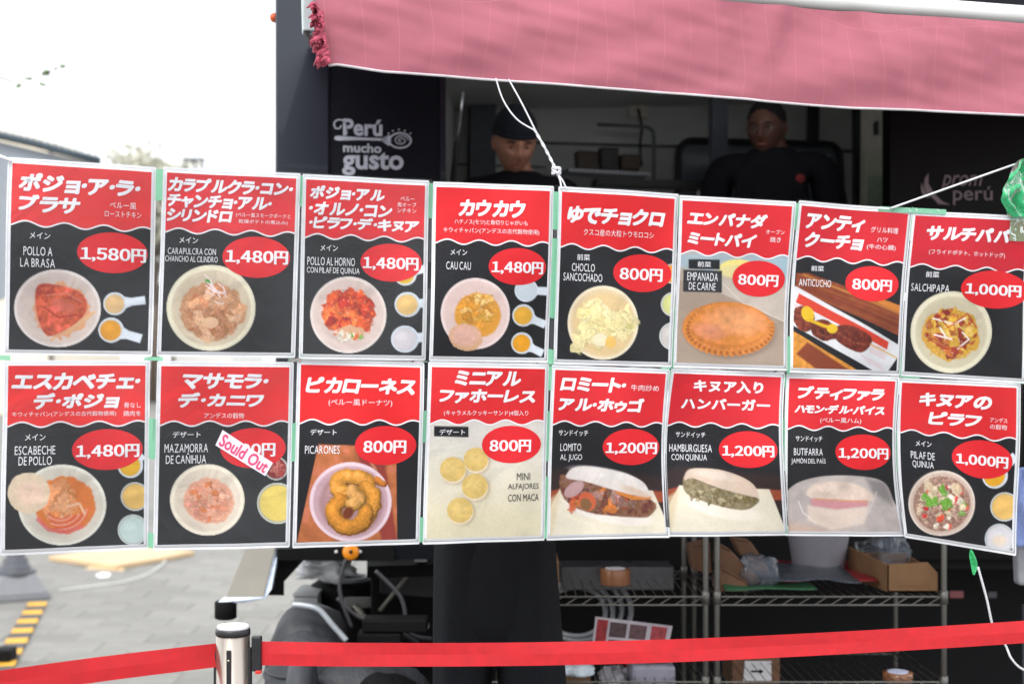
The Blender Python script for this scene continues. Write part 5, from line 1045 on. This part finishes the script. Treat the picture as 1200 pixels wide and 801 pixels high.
MB().lathe([(.0, .002), (.0305, .002), (.0305, .033), (.029, .033)], (c.x, 4.2, .562), 28).build('card_core', mat('bluish_core', (190, 196, 220), .6), tp, True)
# striped cloth and pole at the right margin
v = []; n_ = 16; mrow = 26
for r in range(mrow):
    for k in range(n_):
        u, w_ = k / (n_ - 1), r / (mrow - 1); p = P(lerp(1191 - 3 * math.sin(w_ * 3), 1240, u), lerp(548, 640, w_), 3.9); v.append((p.x, p.y + .03 * mnoise.noise(Vector((u * 5, w_ * 3, 2))), p.z))
o = mesh_obj('striped_shirt', np.array(v), gridf(n_, mrow), mat('blue_shirt_cloth', (120, 136, 186), .8, var=.25, scale=60, bump=.4, stretch=(6, 6, .4)), None, smooth=True)
o.modifiers.new('t', 'SOLIDIFY').thickness = .006; tag(o, 'pale blue striped cloth hanging at the right edge below the banner top row', 'cloth')
tag(MB().prism([P(x, y, 3.95) for x, y in ((1191, 600), (1240, 600), (1240, 686), (1194, 686))], (0, .05, 0)).build('grey_cloth', mat('pale_grey_cloth', (150, 150, 158), .8, var=.15, bump=.3), None, bevel=.01), 'pale grey folded cloth hanging under the blue striped cloth', 'cloth')
tag(MB().tube([P(1201, 708, 3.6), P(1202, 860, 3.6), ((1202 - CX) / F * 3.6, 3.6, 0)], .009, 8).build('dark_pole', mat('dark_pole_metal', (50, 52, 58), .4, .5), None, True), 'thin dark pole standing at the right edge under the belt', 'pole')

# ---------------------------------------------------------------- machine, boards at lower left
mc = thing('floor_machine', 'low rounded grey plastic machine with a pale bent handle beside the truck', 'machine'); M_MG = mat('dark_grey_plastic', (44, 46, 50), .55, var=.2, scale=8, bump=.3)
Y_ = 4.25; c = P(400, 850, Y_)
def dome(x0, x1, ytop, Y, d, name, m, k=22, pw=.75):
    xc_, hw = P((x0 + x1) / 2, 0, Y).x, (P(x1, 0, Y).x - P(x0, 0, Y).x) / 2; zt = P(0, ytop, Y).z
    def fn(q): return Vector((math.copysign(abs(q.x) ** pw, q.x), math.copysign(abs(q.y) ** pw, q.y), (math.copysign(abs(q.z) ** pw, q.z))))
    def fn2(q): q = fn(q); return q * (1 + .05 * mnoise.noise(q * 2.4) + .02 * mnoise.noise(q * 7))
    o = MB().ball((xc_, Y + d * .3, zt - .30), (hw, d, .30), k, None, fn2).build(name, m, mc, True)
    for hh in (.35, .6):
        rr = (1 - hh ** 2.67) ** .375; MB().tube([(xc_ + hw * 1.0 * rr * math.copysign(abs(math.cos(a)) ** pw, math.cos(a)), Y + d * .3 + d * 1.0 * rr * math.copysign(abs(math.sin(a)) ** pw, math.sin(a)), zt - .30 + .30 * hh) for a in np.linspace(math.pi, 2 * math.pi, 24)], .006, 6).build('seam_rib', m, o, True)
    return o
dome(308, 412, 713, 4.3, .2, 'cover', M_MG); dome(306, 418, 738, 4.22, .17, 'cover_lip', mat('mid_grey_plastic', (50, 52, 57), .55, var=.15, bump=.3)); 
dome(336, 520, 778, 4.12, .14, 'lower_housing', MATS['mid_grey_plastic']); dome(400, 505, 792, 4.04, .1, 'black_shroud', M_BLK)
MB().lathe([(.09, -.03), (.105, -.015), (.105, .03), (.09, .04)], P(352, 815, 4.0), 26, Matrix.Rotation(math.radians(90), 3, 'Y')).build('wheel', mat('grey_wheel', (62, 64, 70), .6), mc, True)
MB().tube(bez([P(343, 708, 4.2), P(357, 709, 4.2), P(374, 714, 4.2), P(390, 732, 4.2), P(406, 750, 4.2)]), .009, 8).build('handle_bar', mat('pale_tube', (178, 184, 190), .35, .3), mc, True)
for k_, (x0, y0, x1, y1, m_) in enumerate(((418, 742, 470, 756, M_BLK), (424, 726, 500, 741, M_BLK))):
    a_, b_ = P(x0, y0, 4.35), P(x1, y1, 4.35); MB().box(((a_.x + b_.x) / 2, 4.4, (a_.z + b_.z) / 2), (abs(b_.x - a_.x), .1, abs(a_.z - b_.z))).build('side_housing', m_, mc, bevel=.006)
for k_, pts__ in enumerate((((395, 700), (420, 722), (450, 730), (490, 752)), ((405, 655), (398, 690), (412, 735)), ((440, 668), (470, 700), (480, 740), (506, 748)))):
    MB().tube(bez([P(x, y, 4.5) for x, y in pts__]), .007, 6).build('cable', mat('dull_cable', (64, 64, 68), .5), mc, True)
bx = thing('grey_crate', 'light grey box standing under the truck corner', 'box'); p = P(358, 0, 4.9)
MB().box((p.x, 5.0, .35), (.085, .2, .70)).build('crate_body', mat('light_grey_box', (150, 152, 152), .6, var=.1), bx, bevel=.004); MB().box((p.x, 5.0, .708), (.09, .205, .012)).build('crate_lid', MATS['light_grey_box'], bx, bevel=.003)
lump('crumpled_wrap', 354, 412, 654, 678, 5.0, .06, mat('white_wrap', (206, 208, 210), .35, var=.15, scale=20, bump=.9, bscale=25), 'crumpled white plastic wrap behind the chassis beam', 'wrap', 2, .5)
tl = thing('black_cylinder', 'black drum shaped tank behind the hinge plate under the truck', 'tank'); MB().lathe([(.1, 0), (.13, .01), (.13, .33), (.1, .35)], (P(400, 0, 4.98).x, 5.1, .38), 28).build('tank_body', M_BLK, tl, True)
MB().tube([(P(400, 0, 4.98).x + .08 * math.cos(a), 5.1 + .08 * math.sin(a), .735) for a in np.linspace(0, 6.283, 24)[:-1]], .01, 6, closed=True).build('tank_rim', mat('pale_rim', (150, 152, 156), .4), tl, True)
lb = thing('wrapped_board', 'pale grey board in clear wrap leaning by the truck corner with a black foot', 'board'); Yk = 4.32
MB().prism([P(290, 636, Yk + .25), P(324, 636, Yk + .25), P(309, 699, Yk), P(264, 699, Yk)], (0, .02, .004)).build('board', mat('beige_grey_board', (132, 127, 116), .45, var=.12, scale=5), lb, bevel=.003)
MB().prism([P(324.5, 636, Yk + .24), P(327, 640, Yk + .24), P(318, 690, Yk + .02), P(310, 701, Yk - .01), P(285, 706, Yk - .01), P(254, 706, Yk - .02), P(262, 699.5, Yk - .01), P(309, 699.5, Yk - .01)], (0, .03, 0)).build('wrap_edge', mat('bluish_wrap', (190, 200, 216), .25, var=.15, bump=.5, bscale=30), lb)
MB().lathe([(.026, .006), (.0335, .01), (.0335, .058), (.031, .061)], P(264.5, 727, Yk), 24).build('rubber_foot', M_BLK, lb, True)
MB().box((P(267, 0, Yk).x, Yk, .36), (.02, .02, .72)).build('foot_stem', M_ST, lb)

# ---------------------------------------------------------------- ground and far surroundings
M_GR = mat('paving_grey', (120, 118, 114), .8, var=.14, scale=3, bump=.2, bscale=60)
g = MB().prism([(-400, -200, 0), (600, -200, 0), (600, 900, 0), (-400, 900, 0)], (0, 0, -.1)).build('ground', M_GR, None); g['kind'] = 'structure'; g['label'] = 'grey paved plaza ground'
M_PV = mat('paver_stone', (128, 126, 121), .78, var=.12, scale=7, bump=.25, bscale=90)
_n, _l = M_PV.node_tree.nodes, M_PV.node_tree.links; _b = _n['Principled BSDF']; _src = _b.inputs['Base Color'].links[0].from_socket; _oi = _n.new('ShaderNodeObjectInfo'); _mr = _n.new('ShaderNodeMapRange'); _mr.inputs[3].default_value = .88; _mr.inputs[4].default_value = 1.1
_l.new(_oi.outputs['Random'], _mr.inputs[0]); _vm = _n.new('ShaderNodeVectorMath'); _vm.operation = 'SCALE'; _l.new(_src, _vm.inputs[0]); _l.new(_mr.outputs[0], _vm.inputs['Scale']); _l.new(_vm.outputs[0], _b.inputs['Base Color'])
pw_, pd_ = .4, .25; pb = None; cnt = 0
for r in range(22):
    Y0 = 6.5 + r * .25; xl = -.40 * Y0 - .1
    for k in range(16):
        x = math.floor(xl / .4) * .4 + k * .4 + (.2 if r % 2 else 0)
        if x > -.13 * Y0 or cnt >= 290: continue
        cnt += 1
        if pb is None:
            pb = MB().box((x, Y0, .006), (pw_ - .003, pd_ - .003, .012)).build('paver', M_PV, g, bevel=.002); o = pb; ORG[o.name] = Vector((x, Y0, 0))
        else:
            o = pb.copy(); COL.objects.link(o); o.parent = g; ORG[o.name] = Vector((x, Y0, random.uniform(-.0015, .0015)))
# hazard striped cable cover
hz = thing('hazard_strip', 'yellow and black striped cable cover strip on the paving', 'cable cover'); A, B_ = Vector((-2.98, 8.85, .014)), Vector((-2.48, 6.8, .014)); d = (B_ - A); L = d.length; d.normalize(); nrm = Vector((-d.y, d.x, 0)) * .055
for k in range(14):
    a, b = A + d * (L * k / 14), A + d * (L * (k + .97) / 14)
    MB().prism([a + nrm, b + nrm, b - nrm, a - nrm], (0, 0, .012)).build('stripe', mat('hazard_yellow', (214, 160, 44), .6) if k % 2 == 0 else mat('hazard_black', (70, 68, 68), .6), hz)
tag(MB().box((P(2, 0, 7.1).x, 7.1, .05), (.12, .12, .07)).build('rubber_foot_block', M_BLK, None, bevel=.01), 'black rubber foot block at the near end of the striped strip', 'block')
# parasol base
ub = thing('parasol_base', 'grey plastic parasol stand base with stepped cone at the left edge', 'parasol base'); M_UG = mat('grey_base_plastic', (124, 125, 129), .5, var=.06); cx_, cy_ = P(18, 0, 9.1).x, 9.1
R_ = Matrix.Rotation(math.radians(28), 3, 'Z')
def frus(a, b, z0, z1, name):
    m_ = MB(); vs = [Vector((cx_, cy_, z)) + R_ @ Vector((sx_ * s_, sy_ * s_, 0)) for z, s_ in ((z0, a), (z1, b)) for sx_, sy_ in ((-1, -1), (1, -1), (1, 1), (-1, 1))]
    m_.add(vs, [(0, 1, 2, 3), (7, 6, 5, 4)] + [(k, (k + 1) % 4, 4 + (k + 1) % 4, 4 + k) for k in range(4)]); m_.build(name, M_UG, ub, bevel=.01)
frus(.19, .19, .012, .05, 'base_skirt'); frus(.185, .11, .051, .17, 'base_slope')
MB().lathe([(.13, .171), (.13, .19), (.10, .192), (.095, .22), (.085, .222), (.075, .27), (.06, .272), (.055, .30)], (cx_, cy_, 0), 30).build('stepped_cone', mat('mid_grey_cone', (92, 94, 100), .5), ub, False)
MB().lathe([(.022, .29), (.022, 1.3), (.018, 1.3)], (P(26, 0, 9.1).x, cy_, 0), 16).build('pole_tube', M_UG, ub, True)
# board on the ground, paper, cable
wb = thing('plywood_board', 'pale plywood board lying on the paving behind the banner', 'board'); q = [P(135, 665, 10.75), P(226, 647, 10.75), P(140, 640, 10.75), P(57, 655, 10.75)]
def onground(px_, py_, z=.05): Y = F * (CAMH - z) / (py_ - HOR); return Vector(((px_ - CX) / F * Y, Y, z))
q = [onground(135, 662), onground(228, 645), onground(150, 640), onground(57, 651)]
MB().prism(q, (0, 0, -.035)).build('board_panel', mat('plywood', (206, 178, 140), .7, var=.1, scale=4), wb, bevel=.004)
MB().prism([onground(100, 666, .018) + Vector((0, 0, 0)), onground(110, 660, .018), onground(150, 652, .018), onground(145, 668, .018)], (0, 0, -.004)).build('board_shim', MATS['plywood'], wb)
ps = [onground(a, b, .016) for a, b in ((112, 673), (120, 670), (130, 671), (127, 675), (117, 676))]
tag(MB().prism(ps, (0, 0, -.003)).build('paper_scrap', mat('bright_paper', (240, 240, 240), .7), None), 'small white paper scrap on the paving by the plywood board', 'paper')
tag(MB().tube(bez([onground(a, b, .018) for a, b in ((70, 691), (105, 687), (150, 680), (175, 671), (190, 661), (196, 652))]), .007, 6).build('ground_cable', mat('pale_cable', (206, 206, 200), .6), None, True), 'pale cable curving over the paving towards the plywood board', 'cable')
# tent roof with lamp beads
tn = thing('market_tent', 'grey market tent with dark scalloped roof edge and white bulbs, far left', 'tent'); YT = 12.
edge = [(-90, 140), (-40, 149), (0, 159), (40, 168), (80, 179), (117, 189)]
MB().tube([P(x, y, YT) for x, y in edge], .035, 8).build('roof_edge', mat('dark_teal_edge', (58, 72, 82), .6), tn, True)
ex_, ey_ = zip(*edge)
for x in np.arange(-60, 116, 8.2): MB().ball(P(x, np.interp(x, ex_, ey_) - 6.5, YT - .02), .021, 6).build('bulb', mat('white_bulb', (226, 230, 234), .3), tn, True)
MB().prism([P(-90, 150, YT + .05), P(0, 166, YT + .05), P(117, 194, YT + .05), P(60, 320, YT + .05), P(-90, 400, YT + .05)], (0, .02, 0)).build('tent_wall', mat('tent_grey', (140, 146, 154), .7, var=.06), tn)
for x in (-80, 60): p = P(x, 0, YT + .1); MB().tube([(p.x, p.y, 0), (p.x, p.y, P(x, 175, YT).z)], .03, 8).build('tent_pole', M_ST, tn, True)
# far building
fb = thing('far_building', 'pale beige building with sloping roof at the far left horizon', 'building'); YF = 45.; MB_ = mat('beige_render', (232, 220, 200), .85, var=.05, scale=.5)
def base(x, Y): p = P(x, 0, Y); return (p.x, p.y, 0)
MB().prism([base(-160, YF), base(62, YF), P(62, 165, YF), P(28, 150, YF), P(8, 138, YF), P(-2, 122, YF), P(-160, 92, YF)], (0, 8, 0)).build('wall', MB_, fb)
for x in (-140, -110, -80, -50, -20, 10, 34):
    for y in (200, 240, 290, 340): MB().prism([P(x, y, YF - .03), P(x + 16, y, YF - .03), P(x + 16, y + 24, YF - .03), P(x, y + 24, YF - .03)], (0, .06, 0)).build('window', mat('far_glass', (120, 130, 140), .2), fb)
f2_ = thing('far_building', 'low pale building with a dark roof frame behind the second poster', 'building'); YF = 60.
MB().prism([base(205, YF), base(272, YF), P(272, 206, YF), P(205, 206, YF)], (0, 8, 0)).build('wall', mat('pale_concrete', (222, 220, 214), .85, var=.05, scale=.5), f2_)
for x in (210, 226, 242, 258):
    for y in (225, 260, 300, 340): MB().prism([P(x, y, YF - .04), P(x + 9, y, YF - .04), P(x + 9, y + 18, YF - .04), P(x, y + 18, YF - .04)], (0, .08, 0)).build('window', MATS['far_glass'], f2_)
fm = MB(); fm.box(P(227.5, 187, YF), (.9, .6, .09))
for x in (217, 228, 238): fm.tube([P(x, 187, YF), P(x, 207, YF)], .05, 6)
fm.build('roof_frame', mat('dark_frame', (70, 74, 80), .6), f2_)
# trees: white glare put into the pale leaf colour
M_TR = mat('bark', (110, 92, 78), .9, var=.2, scale=20, bump=.5); M_LF = mat('glare_pale_leaves', (190, 188, 172), .8, var=.12, scale=2.); M_LG = mat('green_leaves', (92, 112, 60), .7, var=.3, scale=30)
def tree(px_, ytop, Y, rad, label, seed, nleaf=2600):
    r = random.Random(seed); t = thing('tree', label, 'tree', 'pale trees on the horizon'); b = P(px_, 0, Y); zt = P(0, ytop, Y).z
    m_ = MB(); m_.tube([(b.x, Y, 0), (b.x + .15, Y, zt * .35), (b.x, Y, zt * .6)], [.3, .22, .14], 8); tips = []
    for k in range(9):
        a = r.uniform(0, 6.28); s0 = Vector((b.x + .1, Y, zt * r.uniform(.35, .6))); e = Vector((b.x + rad * .7 * math.cos(a), Y + rad * .7 * math.sin(a), zt * r.uniform(.65, .93))); m_.tube([s0, lerp(s0, e, .5) + Vector((0, 0, .3)), e], [.11, .07, .02], 6); tips.append(e)
    m_.build('trunk', M_TR, t, True); v, fs = [], []
    tips += [Vector((b.x, Y, zt * .9)), Vector((b.x + rad * .3, Y, zt * .82))]
    for k in range(nleaf):
        c = r.choice(tips); q = Vector((r.gauss(0, 1), r.gauss(0, 1), r.gauss(0, .7))) * rad * .26 + c; q.z = min(q.z, zt + r.uniform(-.2, .15)); s_ = r.uniform(.08, .2); u = Vector((r.uniform(-1, 1), r.uniform(-1, 1), r.uniform(-1, 1))).normalized(); w_ = u.orthogonal().normalized() * s_; u *= s_
        o = len(v); v += [q - u, q + w_, q + u, q - w_]; fs.append((o, o + 1, o + 2, o + 3))
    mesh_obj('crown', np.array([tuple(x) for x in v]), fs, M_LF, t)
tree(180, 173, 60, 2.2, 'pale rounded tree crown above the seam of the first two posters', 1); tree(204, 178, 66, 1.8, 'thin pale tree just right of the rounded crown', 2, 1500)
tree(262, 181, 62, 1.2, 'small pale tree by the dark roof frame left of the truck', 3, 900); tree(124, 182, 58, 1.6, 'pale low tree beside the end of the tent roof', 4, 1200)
# overhanging twig
tw = thing('overhanging_twig', 'thin twig with a few small leaves against the white sky at upper left', 'twig'); Yt = 8.
pts_ = [(-60, 60), (-20, 84), (12, 95), (38, 91), (54, 86), (75, 78)]
MB().tube([P(x, y, Yt) for x, y in pts_], [.010, .008, .006, .005, .004, .002], 5).build('stem', M_TR, tw, True)
rr = random.Random(5)
for x, y, n_ in ((22, 101, 12), (50, 100, 12), (54, 86, 26), (57, 84, 10), (74, 78, 12), (68, 81, 6), (35, 92, 5), (6, 88, 3)):
    for k in range(n_):
        c = P(x + rr.uniform(-3.5, 3.5), y + rr.uniform(-2.2, 2.2), Yt + rr.uniform(-.03, .03)); u = Vector((rr.uniform(-1, 1), rr.uniform(-.6, .6), rr.uniform(-1, 1))).normalized() * rr.uniform(.010, .018); w_ = u.orthogonal().normalized() * u.length * .5
        MB().add([c - u, c + w_, c + u, c - w_], [(0, 1, 2, 3)]).build('leaf', M_LG, tw)
settle()
